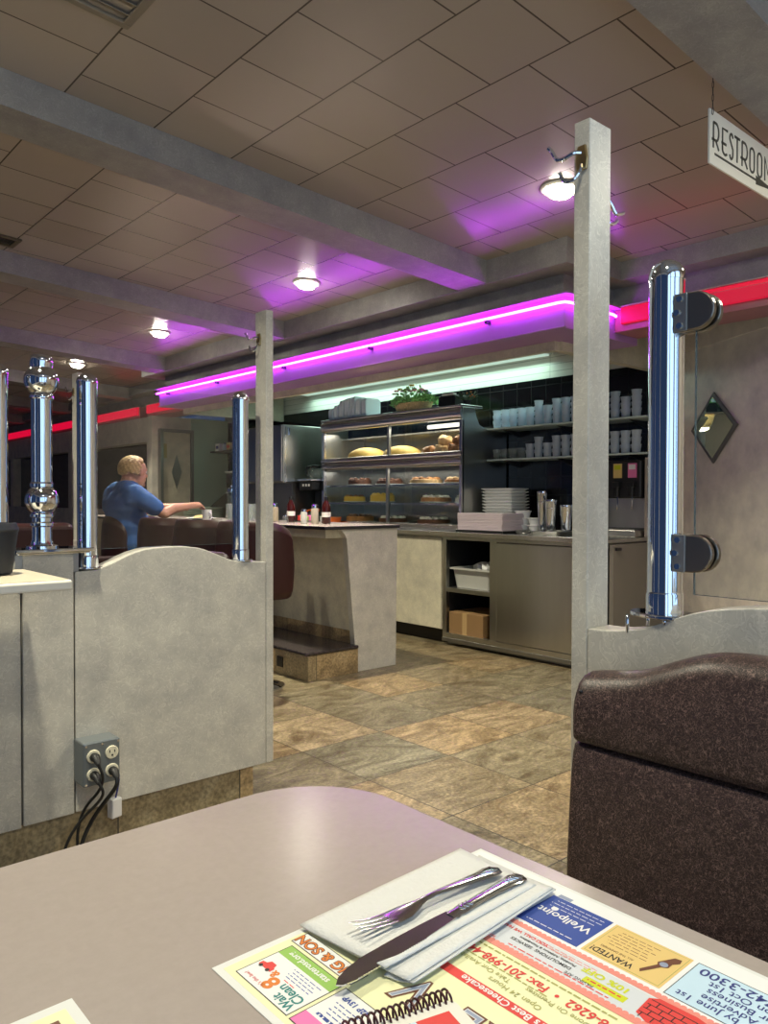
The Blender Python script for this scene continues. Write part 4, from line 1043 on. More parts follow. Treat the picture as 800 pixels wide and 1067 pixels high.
body_ch += hand(Rw, (.9, .30, .05), 1) + hand(Lw, (.85, -.45, .02), -1)
# head: skull, jaw, nose, ears, brow
yaw = math.radians(13)
def H(x, y, z):
    return (hx + x * math.cos(yaw) - y * math.sin(yaw), hy + x * math.sin(yaw) + y * math.cos(yaw), hz_ + z)
body_ch += [[(H(.085, 0, -.012), .016), (H(.107, 0, -.028), .015)], [(H(.0, -.078, -.002), .015), (H(-.008, -.083, .015), .018), (H(-.006, -.080, -.022), .012)], [(H(.0, .078, -.002), .015), (H(-.008, .083, .015), .018), (H(-.006, .080, -.022), .012)],
            [(H(.083, -.03, .022), .014), (H(.088, 0, .022), .014), (H(.083, .03, .022), .014)], [(H(.080, -.02, -.062), .011), (H(.088, 0, -.062), .012), (H(.080, .02, -.062), .011)], [(H(.070, 0, -.100), .022), (H(.076, 0, -.098), .022)]]
body_balls = [(H(-.008, 0, .025), .095, (1.06, .82, 1.0)), (H(.022, 0, -.050), .073, (.95, .84, 1.0)), ((-.02, 0, .10), .15, (.95, 1.15, .9)), ((-.045, 0, .36), .145, (.82, 1.2, 1.05))]
fuse('body', body_ch, body_balls, SKIN, man, .0065, 3)
shirt_ch = [[((-.035, s * .02, .52), .088), ((-.05, s * .10, .505), .088), ((-.05, s * .175, .485), .082), ((.0, s * .225, .435), .076), ((.055, s * .255, .385), .070)] for s in (-1, 1)]
shirt_ch += [[((-.055, s * .09, .40), .125), ((-.05, s * .15, .45), .10)] for s in (-1, 1)]
shirt_balls = [((-.02, 0, .10), .172, (.95, 1.15, .95)), ((-.045, 0, .37), .166, (.84, 1.2, 1.08)), ((-.03, 0, .24), .165, (.95, 1.18, 1.0))]
fuse('t_shirt', shirt_ch, shirt_balls, TSHIRT, man, .011, 3)
leg_ch = [[((.0, s * .10, .075), .108), ((.20, s * .115, .07), .095), ((.385, s * .11, .035), .075), ((.375, s * .11, -.16), .070), ((.365, s * .11, -.42), .062)] for s in (-1, 1)]
fuse('trousers', leg_ch, [((-.01, 0, .06), .155, (1.0, 1.15, .6))], TROUSER, man, .011, 3)
for s in (-1, 1):
    fuse('shoe', [[((.36, s * .11, -.49), .045), ((.42, s * .11, -.507), .04), ((.50, s * .115, -.512), .036)]], [], RUBBER, man, .009, 2)
# hair: cap over the back and top of the skull
bb = MB()
for k in range(1, 200):
    th = math.acos(1 - 2 * (k / 200)); ph = k * 2.39996
    d = Vector((math.sin(th) * math.cos(ph), math.sin(th) * math.sin(ph), math.cos(th)))
    if d.z > .55 - (.0 if d.x < .3 else -.12) or (d.x < .10 and d.z > -.42):
        if d.x > .62: continue
        bb.ball(H(-.012 + d.x * .095, d.y * .078, .028 + d.z * .092), .020, 8)
o = bb.build('hair', HAIR, man)
rm = o.modifiers.new('fuse', 'REMESH'); rm.mode = 'VOXEL'; rm.voxel_size = .006; rm.use_smooth_shade = True
dg = bpy.context.evaluated_depsgraph_get(); me = bpy.data.meshes.new_from_object(o.evaluated_get(dg)); o.modifiers.clear(); o.data = me
for p_ in me.polygons: p_.use_smooth = True
for s in (-1, 1):
    e_ = MB().ball(H(.081, s * .031, .004), .0115, 12).build('eye', PLATE, man)
    MB().ball(H(.0905, s * .031, .003), .0045, 8).build('iris', BLACK, e_)

# things on the dining counter
CT = 1.019
def cup(x, y, label, m=PLATE, r=.040, h=.09, z=CT):
    t = thing('coffee_mug', label, 'mug', (x, y, z))
    MB().lathe([(0, .001), (r * .8, .001), (r, .012), (r, h), (r * .9, h), (r * .9, .012), (0, .010)], seg=24).build('mug_body', m, t)
    MB().tube([(0, -r * .95, h * .78), (0, -r * 1.6, h * .7), (0, -r * 1.65, h * .35), (0, -r * .95, h * .22)], .0055, 8, smooth_path=2).build('mug_handle', m, t)
cup(3.225, 5.915, 'white mug on the counter by the man\'s hands')
t = thing('dinner_plate', 'white plate of food on the counter in front of the man', 'plate', (3.28, 6.12, CT))
MB().lathe([(0, .001), (.08, .001), (.13, .016), (.128, .019), (.08, .006), (0, .006)], seg=32).build('plate', PLATE, t)
MB().ball((0, 0, .02), .06, 14, (1.2, .9, .35), .3).build('food', BREAD, t)
def ketchup(x, y, label):
    t = thing('ketchup_bottle', label, 'bottle', (x, y, CT), 0, 'dark red sauce bottles on the counter')
    MB().lathe([(0, .001), (.030, .001), (.033, .006), (.033, .12), (.028, .14), (.016, .165), (.014, .175), (0, .176)], seg=20).build('bottle_body', KETCHUP, t)
    MB().lathe([(.016, .174), (.016, .198), (0, .2)], seg=18).build('cap', BLACK, t)
    MB().lathe([(.0337, .050), (.0337, .085)], seg=20).build('label_band', LABELW, t)
    return t
ketchup(3.46, 4.56, 'dark red ketchup bottle near the end of the dining counter, before the display case')
ketchup(3.52, 5.10, 'dark sauce bottle with a white label further along, before the steel cabinet')
def shaker(x, y, label, h=.10, m=TUMBLER2, top=CHROME, r=.024, fill=None):
    t = thing('shaker', label, 'shaker', (x, y, CT), 0, 'shakers and sugar jars on the counter')
    MB().lathe([(0, .001), (r, .001), (r, h * .72), (r * .8, h * .8), (0, h * .8)], seg=18).build('jar', m, t)
    MB().lathe([(r * .85, h * .8), (r * .85, h * .95), (r * .4, h), (0, h)], seg=18).build('lid', top, t)
    return t
shaker(3.40, 4.62, 'tall white sugar dispenser beside the ketchup bottle', .145, mat('sugar_white', (.34, .30, .24), .4), CHROME, .028)
shaker(3.36, 4.70, 'small white salt shaker left of the sugar dispenser', .11, mat('salt_white', (.42, .42, .39), .4), CHROME, .024)
shaker(3.46, 5.24, 'pale sugar dispenser left of the sauce bottle with a white label', .15, mat('sugar_tan', (.32, .27, .19), .4), CHROME, .030)
shaker(3.58, 4.86, 'small glass shaker with a chrome lid in the middle of the counter end', .07, TUMBLER2, CHROME, .022)
shaker(3.40, 5.00, 'short clear shaker beside the white-label bottle', .06, TUMBLER2, CHROME, .022)
t = thing('condiment_caddy', 'small caddy of colourful jam packets beside the white-label bottle', 'caddy', (3.60, 5.02, CT))
MB().box(-.05, .05, -.07, .07, 0, .012).build('tray', STEEL, t, bevel=.003)
for i, (dx, dy, m_) in enumerate([(-.02, -.04, INK['green']), (.02, -.04, INK['pink']), (-.02, 0, INK['white']), (.02, .0, INK['sky']), (-.02, .04, INK['red']), (.02, .04, INK['white'])]):
    MB().box(dx - .016, dx + .016, dy - .017, dy + .017, .0125, .045 + .008 * (i % 3)).build('packet', m_, t, bevel=.004)
for i, (x, y) in enumerate([(3.42, 5.55), (3.5, 5.62), (3.44, 5.9)]):
    t = thing('water_glass', ['clear water glass near the man on the counter', 'clear water glass set further back on the counter', 'clear water glass by the plate'][i], 'glass', (x, y, CT), 0, 'water glasses on the counter')
    MB().lathe([(0, .001), (.032, .001), (.038, .14), (.035, .14), (.03, .008), (0, .008)], seg=20).build('tumbler', TUMBLER2, t)

# ================================================================== back counter
BZ = .93
wt = thing('steel_worktop', 'long stainless steel worktop along the black tiled wall', 'worktop', (0, 0, 0))
MB().box(4.585, 5.384, 2.93, 9.2, BZ - .028, BZ).build('top', STEEL, wt, bevel=.004)
MB().box(4.580, 4.600, 2.925, 9.2, BZ - .034, BZ + .006).build('front_edge', mat('bright_steel', (.62, .61, .6), .25, 1.0), wt, bevel=.004)
t = thing('base_cabinet', 'tan laminate base cabinet under the steel worktop beside the dining counter', 'cabinet', (0, 0, 0))
MB().box(4.63, 5.38, 4.50, 8.9, .12, BZ - .030).build('body', LAM_TAN, t)
for k in range(5):
    y0 = 4.505 + k * .86
    MB().box(4.612, 4.629, y0, y0 + .853, .125, BZ - .05).build('door', LAM_TAN, t, bevel=.002)
MB().box(4.70, 5.38, 4.50, 8.9, 0, .12).build('toe_kick', TOEKICK, t)
sc_ = thing('steel_cabinet', 'stainless steel cabinet with an open bay and a flat door', 'cabinet', (0, 0, 0))
MB().box(4.62, 4.66, 4.455, 4.495, .10, BZ - .03).box(4.62, 4.66, 3.915, 3.985, .10, BZ - .03).box(4.62, 4.66, 3.985, 4.455, BZ - .06, BZ - .03).box(4.62, 4.66, 2.95, 4.495, .06, .10).box(4.62, 4.66, 2.95, 3.915, BZ - .06, BZ - .03).build('frame', STEEL, sc_, bevel=.002)
MB().box(4.66, 5.38, 4.47, 4.493, .06, BZ - .03).box(4.66, 5.38, 3.93, 3.95, .06, BZ - .03).box(5.36, 5.38, 3.95, 4.47, .06, BZ - .03).box(4.66, 5.36, 3.95, 4.47, .06, .085).build('interior', mat('dark_interior', (.03, .03, .03), .5, .5), sc_)
MB().box(4.625, 5.36, 3.952, 4.469, .44, .475).build('shelf', STEEL, sc_, bevel=.002)
MB().box(4.615, 4.635, 2.965, 3.912, .105, BZ - .065).build('door', STEEL, sc_, bevel=.003)
MB().box(4.66, 5.38, 2.955, 3.925, .06, BZ - .03).build('body', STEEL_DARK, sc_)
MB().box(4.68, 5.36, 2.97, 4.49, 0, .06).box(4.612, 4.64, 2.95, 4.495, .03, .06).build('base_rail', STEEL_DARK, sc_, bevel=.002)
# grey end panel with a stainless rail
t = thing('end_cabinet', 'plain grey steel end cabinet with a small black latch behind the right post', 'cabinet', (0, 0, 0))
MB().box(4.62, 5.38, 2.895, 2.925, .02, BZ - .036).build('panel', mat('taupe_steel', (.20, .18, .155), .45, .3), t, bevel=.002)
MB().box(4.64, 4.70, 2.878, 2.895, .855, .875).build('latch', BLACK, t, bevel=.003)

# bus tub, its contents, and cardboard box
t = thing('bus_tub', 'pale grey bus tub on the upper bay of the steel cabinet', 'tub', (4.86, 4.22, .476))
MB().loft([rrect(-.17, .17, -.20, .20, .03, 4), ], False) if False else None
def rr3(x0, x1, y0, y1, r, z): return [(a, c, z) for a, c in rrect(x0, x1, y0, y1, r, 4)]
MB().loft([rr3(-.18, .18, -.185, .185, .03, .001), rr3(-.20, .20, -.205, .205, .03, .15), rr3(-.225, .225, -.225, .225, .03, .152), rr3(-.225, .225, -.225, .225, .03, .165), rr3(-.19, .19, -.195, .195, .03, .165), rr3(-.17, .17, -.175, .175, .03, .01)]).build('tub_body', TUB, t)
for i, (dx, dy, dz, a, lab) in enumerate([(.0, .06, .15, .2, 'white cup lying on its side in the bus tub'), (-.04, -.06, .16, -.5, 'crumpled white napkin heap in the bus tub')]):
    o = MB().ball((0, 0, 0), .062, 14, (1.1, 1.2, .75), .5, 12).build('used_napkin', FOAM, None, loc=(4.86 + dx, 4.22 + dy, .476 + dz + .01), rotz=a)
    tag(o, ['crumpled white napkin at the left of the bus tub', 'crumpled white napkin at the right of the bus tub'][i], 'napkin', 'used napkins in the bus tub')
t = thing('metal_ladle', 'dark metal utensil sticking up out of the bus tub', 'utensil', (4.82, 4.16, .62))
MB().tube([(0, 0, 0), (.01, -.02, .05), (-.02, -.06, .085)], .006, 8).build('utensil_handle', DARKMETAL, t)
MB().ball((.0, .01, -.005), .024, 12, (1, 1, .6)).build('utensil_bowl', STEEL_DARK, t)
t = thing('cardboard_box', 'brown cardboard box at the bottom of the steel cabinet bay', 'box', (4.84, 4.24, .086))
MB().box(-.20, .20, -.17, .20, 0, .19).build('carton', CARDBOARD, t, bevel=.003)
MB().box(-.2015, .2015, .0, .05, .0, .1915).build('packing_tape', mat('tape', (.45, .30, .14), .25), t)

# ================================================================== display case
DX, DY0, DY1, DZ0, DZ1 = 4.80, 4.443, 6.389, .932, 1.978
dc = thing('display_case', 'stainless steel and glass bakery display case on the worktop', 'display case', (0, 0, 0))
side = [(DX, DZ0), (DX, DZ1), (4.95, DZ1), (4.975, 1.90), (5.01, 1.84), (5.07, 1.815), (5.37, 1.81), (5.37, DZ0)]
MB().prism(side, 'y', DY0, DY0 + .022).build('side_panel', STEEL, dc, bevel=.002)
MB().prism(side, 'y', DY1 - .022, DY1).build('side_panel', STEEL, dc, bevel=.002)
RAIL = mat('polished_rail', (.62, .60, .61), .26, 1.0)
MB().box(DX - .022, 5.05, DY0, DY1, DZ1, DZ1 + .022).build('top_slab', RAIL, dc, bevel=.004)
def bullnose(z0, z1, d, y0=DY0 + .0005, y1=DY1 - .0005):
    zc, hz = (z0 + z1) / 2, (z1 - z0) / 2
    return [(DX + .02, z0)] + [(DX - d * math.cos(a), zc + hz * math.sin(a)) for a in [-PI / 2 + PI * k / 14 for k in range(15)]] + [(DX + .02, z1)]
MB().prism(bullnose(1.878, DZ1 - .003, .030), 'y', DY0 + .0005, DY1 - .0005).build('top_rail', RAIL, dc)
MB().prism(bullnose(1.556, 1.612, .022), 'y', DY0 + .0005, DY1 - .0005).build('middle_rail', RAIL, dc)
MB().prism(bullnose(1.490, 1.552, .026), 'y', DY0 + .0005, DY1 - .0005).build('middle_rail', RAIL, dc)
MB().box(DX - .012, DX + .03, DY0 + .022, DY1 - .022, DZ0, .985).build('bottom_rail', RAIL, dc, bevel=.004)
MB().box(DX - .01, DX + .02, 5.360, 5.385, 1.612, 1.875).build('mullion', STEEL, dc, bevel=.003)
MB().box(DX - .01, DX + .02, 5.375, 5.40, .985, 1.490).build('mullion', STEEL, dc, bevel=.003)
MB().box(DX - .012, DX + .02, DY0 + .0, DY0 + .03, .985, 1.875).build('corner_post', RAIL, dc, bevel=.004)
MB().box(DX - .012, DX + .02, DY1 - .04, DY1, .985, 1.875).build('corner_post', RAIL, dc, bevel=.004)
MB().box(DX + .002, DX + .007, DY0 + .03, 5.36, 1.612, 1.875).build('upper_pane', CASEGLASS, dc)
MB().box(DX + .002, DX + .007, 5.385, DY1 - .04, 1.612, 1.875).build('upper_pane', CASEGLASS, dc)
MB().box(DX + .002, DX + .007, DY0 + .03, 5.375, .985, 1.490).build('lower_pane', CASEGLASS, dc)
MB().box(DX + .002, DX + .007, 5.40, DY1 - .04, .985, 1.490).build('lower_pane', CASEGLASS, dc)
MB().box(5.34, 5.37, DY0 + .022, DY1 - .022, DZ0, 1.81).box(5.05, 5.37, DY0 + .022, DY1 - .022, 1.81, 1.825).build('back_panel', mat('case_back', (.36, .36, .33), .25, .8), dc)
MB().box(DX + .02, 5.34, DY0 + .022, DY1 - .022, 1.560, 1.585).build('deck', STEEL, dc)
MB().box(DX + .03, 5.34, DY0 + .022, DY1 - .022, .94, .965).build('deck', STEEL, dc)
for zs in (1.155, 1.325):
    MB().box(DX + .03, 5.30, DY0 + .024, DY1 - .024, zs, zs + .008).build('glass_shelf', glassy('shelf_glass', (.85, .92, .9), .05, (.6, .7, .66), .25), dc)
    MB().box(DX + .022, DX + .03, DY0 + .024, DY1 - .024, zs - .004, zs + .012).build('shelf_edge', RAIL, dc)
MB().lathe([(.018, DY0 + .06), (.018, 4.95)], (DX + .10, 0, 1.845), 12, 'y').build('light_tube', emit('case_tube', (1, .96, .85), 1.6), dc)
MB().box(DX + .05, DX + .054, 5.05, 5.07, 1.58, 1.60).build('lock', BLACK, dc)
area_light('case_light', (5.0, 5.42, 1.87), (0, 0, 0), .12, 1.7, 7.5, (1, .93, .78), dc)
area_light('case_light', (4.98, 5.42, 1.483), (0, 0, 0), .12, 1.7, 4.0, (1, .95, .85), dc)
# baked goods, upper deck
def baked(name, label, cat, x, y, z, r, sc, m, jit=.05, group=None):
    t = thing(name, label, cat, (x, y, z), 0, group)
    MB().lathe([(0, .001), (r * sc[1] * .95, .001), (r * sc[1] * 1.1, .008), (r * sc[1] * 1.08, .011), (0, .006)], seg=24).build('tray', STEEL, t)
    MB().ball((0, 0, .011 + r * .06), r, 22, sc, jit, 5).build('crust', m, t)
    return t
def half(name, label, x, y, z, r, sc, m, cat):
    t = thing(name, label, cat, (x, y, z), 0, 'golden domed loaves in the display case')
    prof = [(r * sc[1] * .96, .012), (r * sc[1], .03)] + [(r * sc[1] * math.cos(a), .03 + r * sc[2] * math.sin(a)) for a in [k * PI / 16 for k in range(1, 8)]] + [(0, .03 + r * sc[2])]
    MB().lathe([(0, .001), (r * 1.1, .001), (r * 1.2, .010), (0, .010)], seg=24).build('plate', PLATE, t)
    MB().lathe(prof, seg=28).build('crust', m, t)
half('domed_loaf', 'golden domed loaf at the left of the upper display case', 5.02, 5.93, 1.586, .20, (1, 1, .50), BREAD, 'bread')
half('domed_loaf', 'golden domed loaf just right of the upper case mullion', 5.02, 5.42, 1.586, .19, (1, 1, .50), BREAD, 'bread')
t = thing('pastry_tray', 'steel tray under the pastries at the right of the upper case', 'tray', (4.99, 4.78, 1.586))
MB().box(-.14, .14, -.30, .30, .001, .012).box(-.145, .145, -.305, -.30, .001, .03).box(-.145, .145, .30, .305, .001, .03).box(-.145, -.14, -.30, .30, .001, .03).box(.14, .145, -.30, .30, .001, .03).build('tray', STEEL, t)
k = 0
for (dx, dy, dz, r_, m_, lb) in [(-.05, .20, .05, .055, PASTRY, 'orange-brown pastry at the left end of the pastry tray'), (.05, .14, .05, .055, PASTRY2, 'pale pastry second from the left on the pastry tray'), (-.05, .04, .055, .062, PASTRY2, 'large pale pastry in the middle of the tray front'), (.05, -.0, .055, .06, PASTRY, 'brown pastry behind the middle of the pastry tray'), (-.01, .03, .135, .060, PASTRY2, 'sugared pastry on top of the pile in the middle of the tray'), (-.05, -.13, .055, .06, PASTRY, 'brown pastry right of the middle of the tray'), (.05, -.17, .055, .06, PASTRY2, 'pale pastry at the back right of the tray'), (-.03, -.16, .13, .055, PASTRY, 'dark pastry on top at the right end of the tray')]:
    o = MB().ball((0, 0, 0), r_, 16, (1.05, 1.25, .78), .55, 9).build('pastry', m_, None, loc=(4.99 + dx, 4.78 + dy, 1.598 + dz - .012), rotz=k); k += 1
    tag(o, lb, 'pastry', 'pastries on the tray in the upper case')
# lower shelves: cakes, pies
def cake(x, y, z, r, h, m_top, m_side, label, rotz=0, name='cake'):
    t = thing(name, label, 'cake', (x, y, z), rotz, 'cakes and pies on the case shelves')
    MB().lathe([(0, .001), (r * .9, .001), (r * 1.12, .012), (r * 1.1, .015), (0, .008)], seg=24).build('plate', PLATE, t)
    MB().lathe([(r * .97, .016), (r, .02), (r, h), (r * .9, h + .004), (0, h + .004)], seg=24).build('cake_body', m_side, t)
    bb = MB()
    for q in range(9): bb.ball((r * .7 * math.cos(q * .7), r * .7 * math.sin(q * .7), h + .008), r * .22, 8, (1, 1, .6), .4)
    bb.build('topping', m_top, t)
for x, y, z, r, h, a, b_, lb in [
    (5.03, 5.72, 1.164, .12, .075, CHEESE, CHEESE, 'bright yellow cheesecake on the lower glass shelf left of the mullion'),
    (5.03, 6.15, 1.164, .11, .06, PASTRY, CHEESE, 'orange-topped tart at the left of the lower glass shelf'),
    (5.03, 4.98, 1.164, .14, .05, CREAM, PASTRY, 'cream-topped pie on the lower glass shelf at the right'),
    (5.06, 4.62, 1.164, .11, .05, CREAM, CREAM, 'pale cream cake at the right end of the lower glass shelf'),
    (5.04, 5.12, 1.334, .15, .045, PASTRY, PASTRY2, 'brown pie on the upper glass shelf right of the mullion'),
    (5.04, 4.70, 1.334, .13, .04, PASTRY2, PASTRY, 'flat tan pie at the right end of the upper glass shelf'),
    (5.04, 5.62, 1.334, .13, .045, DOUGH, DOUGH, 'dark chocolate cake on the upper glass shelf left of the mullion'),
    (5.04, 6.08, 1.334, .12, .06, DOUGH, DOUGH, 'dark cake at the left of the upper glass shelf'),
    (5.02, 5.00, .966, .15, .05, CREAM, DOUGH, 'cream-dotted cake on the case floor at the right'),
    (5.02, 5.55, .966, .14, .05, CREAM, DOUGH, 'cream-dotted cake on the case floor behind the mullion'),
    (5.02, 6.05, .966, .14, .06, DOUGH, PASTRY, 'dark pie on the case floor at the left')]:
    cake(x, y, z, r, h, a, b_, lb)

# on top of the case
TZ = DZ1 + .0225
for k in range(7):
    t = thing('takeout_container', '%s pale blue clear takeout container from the left in the upright row on the case' % ORD[k], 'container', (4.915, 6.29 - k * .088, TZ), 0, 'takeout containers on the display case')
    hgt = (.12, .15, .19, .205, .21, .185, .18)[k]
    pr = rrect(-.10, .10, .004, hgt, .035, 5)
    MB().prism([(a, c) for a, c in pr], 'y', -.036, -.002).build('tray_half', FOAMBLUE, t, bevel=.014, seg=4)
    MB().prism([(a * .97, c * .985 + .001) for a, c in pr], 'y', .000, .034).build('lid_half', FOAMBLUE, t, bevel=.014, seg=4)
# flower basket
t = thing('flower_basket', 'wicker basket of green plants and small flowers on the display case', 'plant', (4.915, 5.16, TZ))
MB().lathe([(0, .001), (.115, .001), (.135, .03), (.150, .075), (.142, .078), (.12, .04), (0, .035)], seg=28, scale=(.75, 1.55)).build('basket', BASKET, t)
rnd = random.Random(4)
bb = MB()
for k in range(420):
    a = rnd.random() * 2 * PI; rr = math.sqrt(rnd.random())
    x, y = rr * .11 * math.cos(a), rr * .27 * math.sin(a)
    z = .075 + (1 - rr * rr) * .13 * rnd.random() + .03 * rnd.random() - .03 * rr * rnd.random()
    d = Vector((math.cos(a) * rr + rnd.uniform(-.5, .5), math.sin(a) * rr + rnd.uniform(-.5, .5), rnd.uniform(-.2, .9))).normalized()
    s_ = d.orthogonal().normalized(); s_.rotate(Matrix.Rotation(rnd.random() * 6, 3, d)); L = .028 + .02 * rnd.random(); w = L * .36
    p = Vector((x, y, z)); nrm = d.cross(s_)
    q = [p, p + d * L * .5 + s_ * w + nrm * .004, p + d * L, p + d * L * .5 - s_ * w + nrm * .004]
    vs = [bb.bm.verts.new(v) for v in q]; bb.bm.faces.new(vs)
    if k % 9 == 0: bb.tube([(x * .5, y * .7, .05), tuple(p)], .0022, 5)
fo = bb.build('foliage', LEAF, t)
FL = [mat('flower_pink', (.80, .35, .45), .6), mat('flower_yellow', (.85, .62, .10), .6), mat('flower_blue', (.40, .50, .85), .6), mat('flower_white', (.80, .78, .72), .6)]
for k in range(16):
    a = rnd.random() * 2 * PI; rr = rnd.random() ** .5
    x, y, z = rr * .10 * math.cos(a) - .05, rr * .24 * math.sin(a), .145 + (1 - rr) * .095 + rnd.random() * .03
    bb = MB()
    for q in range(5): bb.ball((x + .015 * math.cos(q * 1.2566), y + .015 * math.sin(q * 1.2566), z), .0125, 7, (1, 1, .7))
    bb.build('flower', FL[(0 if k < 4 else k) % 4], t)
t = thing('order_box', 'black order printer box behind the flower basket on the display case', 'box', (4.95, 4.66, TZ))
MB().box(-.08, .08, -.06, .14, 0, .10).build('box', BLACK, t, bevel=.006)
MB().box(-.078, -.04, -.04, .10, .101, .118).build('paper_slip', LABELW, t)
t = thing('small_plant', 'small dark sprig plant at the right end of the display case top', 'plant', (4.90, 4.487, TZ))
MB().lathe([(0, .001), (.028, .001), (.034, .04), (0, .04)], seg=16).build('pot', BLACK, t)
bb = MB()
for k in range(46):
    a = rnd.random() * 2 * PI; d = Vector((math.cos(a) * .4, math.sin(a) * 1.2 - .2, rnd.uniform(.3, 1))).normalized(); L = rnd.uniform(.05, .12)
    p = Vector((0, 0, .035)); e = p + d * L; s_ = d.orthogonal().normalized() * .011
    bb.tube([tuple(p), tuple(e)], .0012, 5)
    vs = [bb.bm.verts.new(v) for v in (e - d * .02, e - d * .005 + s_, e + d * .014, e - d * .005 - s_)]; bb.bm.faces.new(vs)
bb.build('foliage', mat('dark_leaf', (.05, .11, .04), .5), t)
bb = MB()
for k in range(5): bb.ball((rnd.uniform(-.03, .03), rnd.uniform(-.12, .06), rnd.uniform(.06, .12)), .008, 8)
bb.build('bud', INK['orange'], t)

# ================================================================== glass shelves with tumblers
SHX = 5.10
def wall_shelf(z, label):
    t = thing('wall_shelf', label, 'shelf', (0, 0, z), 0, 'shelves of tumblers on the black tile wall')
    MB().box(SHX, 5.384, 2.94, 4.44, -.014, 0).build('board', mat('shelf_white', (.50, .60, .57), .3), t, bevel=.003)
    for yy in (3.1, 3.75, 4.3): MB().prism([(5.16, -.014), (5.384, -.014), (5.384, -.07)], 'y', yy, yy + .012).build('bracket', DARKMETAL, t)
wall_shelf(1.810, 'upper steel shelf of tumblers on the black tile wall')
wall_shelf(1.545, 'lower steel shelf of tumblers on the black tile wall')
def tumbler_mesh(m, r=.036, h=.062):
    bb = MB().lathe([(0, .001), (r * .78, .001), (r * .84, .004), (r * .90, h * .55), (r * .98, h * .62), (r, h * .9), (r * 1.06, h * .92), (r * 1.06, h), (r * .95, h), (r * .9, h * .6), (r * .78, .008), (0, .006)], seg=18)
    o = bb.build('tumbler', m); return o
proto = tumbler_mesh(TUMBLER); proto2 = tumbler_mesh(TUMBLER2, .036, .085)
LEV = ['bottom', 'second from bottom', 'third from bottom', 'topmost']
used = {}
def put(pr, x, y, z, label, group):
    if pr.name in used: o = pr.copy(); COL.objects.link(o)
    else: o = pr; used[pr.name] = 1
    o.location = (x, y, z); o.rotation_euler.z = random.random() * 6
    tag(o, label, 'tumbler', group)
def stack(shelf, zs, y, n, no, pr, pitch, row, rowname):
    for k in range(n):
        lv = 'only' if n == 1 else ('topmost' if k == n - 1 else LEV[k])
        put(pr, SHX + .045 + row * .085, y, zs + .0005 + k * pitch, '%s tumbler, %s %s-row stack from the left, %s shelf' % (lv, no, rowname, shelf), 'tumblers stacked on the %s shelf' % shelf)
for i in range(16):
    y = 4.36 - i * .088
    n = (3, 3, 3, 3, 3, 4, 3, 4, 4, 4, 3, 4, 4, 4, 3, 4)[i]
    no = ORD[i] if i < 12 else ['thirteenth', 'fourteenth', 'fifteenth', 'sixteenth'][i - 12]
    stack('upper', 1.810, y, n, no, proto, .045, 0, 'front')
    if i < 11: stack('upper', 1.810, y - .04, n, no, proto, .045, 1, 'back') if i % 2 == 0 else None
    y2 = 4.36 - i * .088
    if i < 4: stack('lower', 1.545, y2, 1, no, proto2, .06, 0, 'front')
    else: stack('lower', 1.545, y2, (2, 3, 3, 3, 2, 3)[i % 6], no, proto, .052, 0, 'front')

# ================================================================== worktop goods
t = thing('menu_stack', 'stack of lavender-edged menus on a black tray on the steel worktop', 'menus', (4.80, 4.08, BZ + .001))
MB().box(-.15, .15, -.20, .30, 0, .022).build('tray', BLACK, t, bevel=.003)
for k in range(11):
    MB().box(-.14 + random.uniform(-.003, .003), .14, -.185 + random.uniform(-.004, .004), .285, .0235 + k * .0125, .0345 + k * .0125).build('menu', MENUPINK, t, bevel=.0015)
for k in range(14):
    nm = 'bottom' if k == 0 else 'topmost' if k == 13 else (ORD + ['thirteenth'])[k] + ' from the bottom'
    t = thing('clamshell_box', '%s white foam clamshell tray of the stack behind the menus' % nm, 'takeout box', (5.10, 4.215 + .0015 * k, BZ + .001 + .026 * k), 0, 'white clamshell boxes on the worktop')
    MB().loft([rr3(-.10, .10, -.135, .135, .02, .0), rr3(-.118, .118, -.158, .158, .02, .017), rr3(-.124, .124, -.164, .164, .02, .018), rr3(-.124, .124, -.164, .164, .02, .025)]).build('box', FOAM, t)
for i, (y, n) in enumerate(((3.93, 3), (3.80, 2))):
    for k in range(n):
        t = thing('foam_bowl', '%s foam bowl in the %s pile beside the clamshell boxes' % (('bottom', 'second', 'third')[k], ('left', 'right')[i]), 'bowl', (4.96, y, BZ + .001 + k * .055), 0, 'white foam bowls on the worktop')
        MB().lathe([(0, .001), (.045, .001), (.062, .06), (.066, .062), (.066, .068), (.060, .066), (.043, .006), (0, .006)], seg=24).build('bowl', FOAM, t)
        MB().lathe([(.0665, .060), (.0685, .064), (.0665, .070)], seg=24).build('rim', WHITEP, t)
def malt_cup(x, y, h, r, label):
    t = thing('steel_cup', label, 'cup', (x, y, BZ + .036), 0, 'tall steel mixing cups on the worktop')
    MB().lathe([(0, .001), (r * .72, .001), (r * .76, .01), (r, h - .02), (r * 1.05, h - .012), (r, h), (r * .92, h - .006), (r * .7, .012), (0, .01)], seg=24).build('cup_body', CHROME, t)
    MB().lathe([(r * .93, h * .70), (r * .955, h * .72), (r * .94, h * .74)], seg=24).build('band', CHROME, t)
tr = thing('drip_tray', 'shallow dark steel tray under the mixing cups', 'tray', (4.86, 3.62, BZ + .001))
MB().loft([rr3(-.13, .13, -.20, .20, .03, 0), rr3(-.145, .145, -.215, .215, .03, .032), rr3(-.13, .13, -.20, .20, .03, .034), rr3(-.12, .12, -.19, .19, .03, .008)]).build('tray_pan', STEEL_DARK, tr)
MB().tube([(-.145, .12, .02), (-.19, .12, .012), (-.19, .05, .012), (-.145, .05, .02)], .006, 8, smooth_path=1).build('tray_handle', STEEL_DARK, tr)
malt_cup(4.90, 3.695, .30, .040, 'tallest steel mixing cup on the worktop, left of its neighbour')
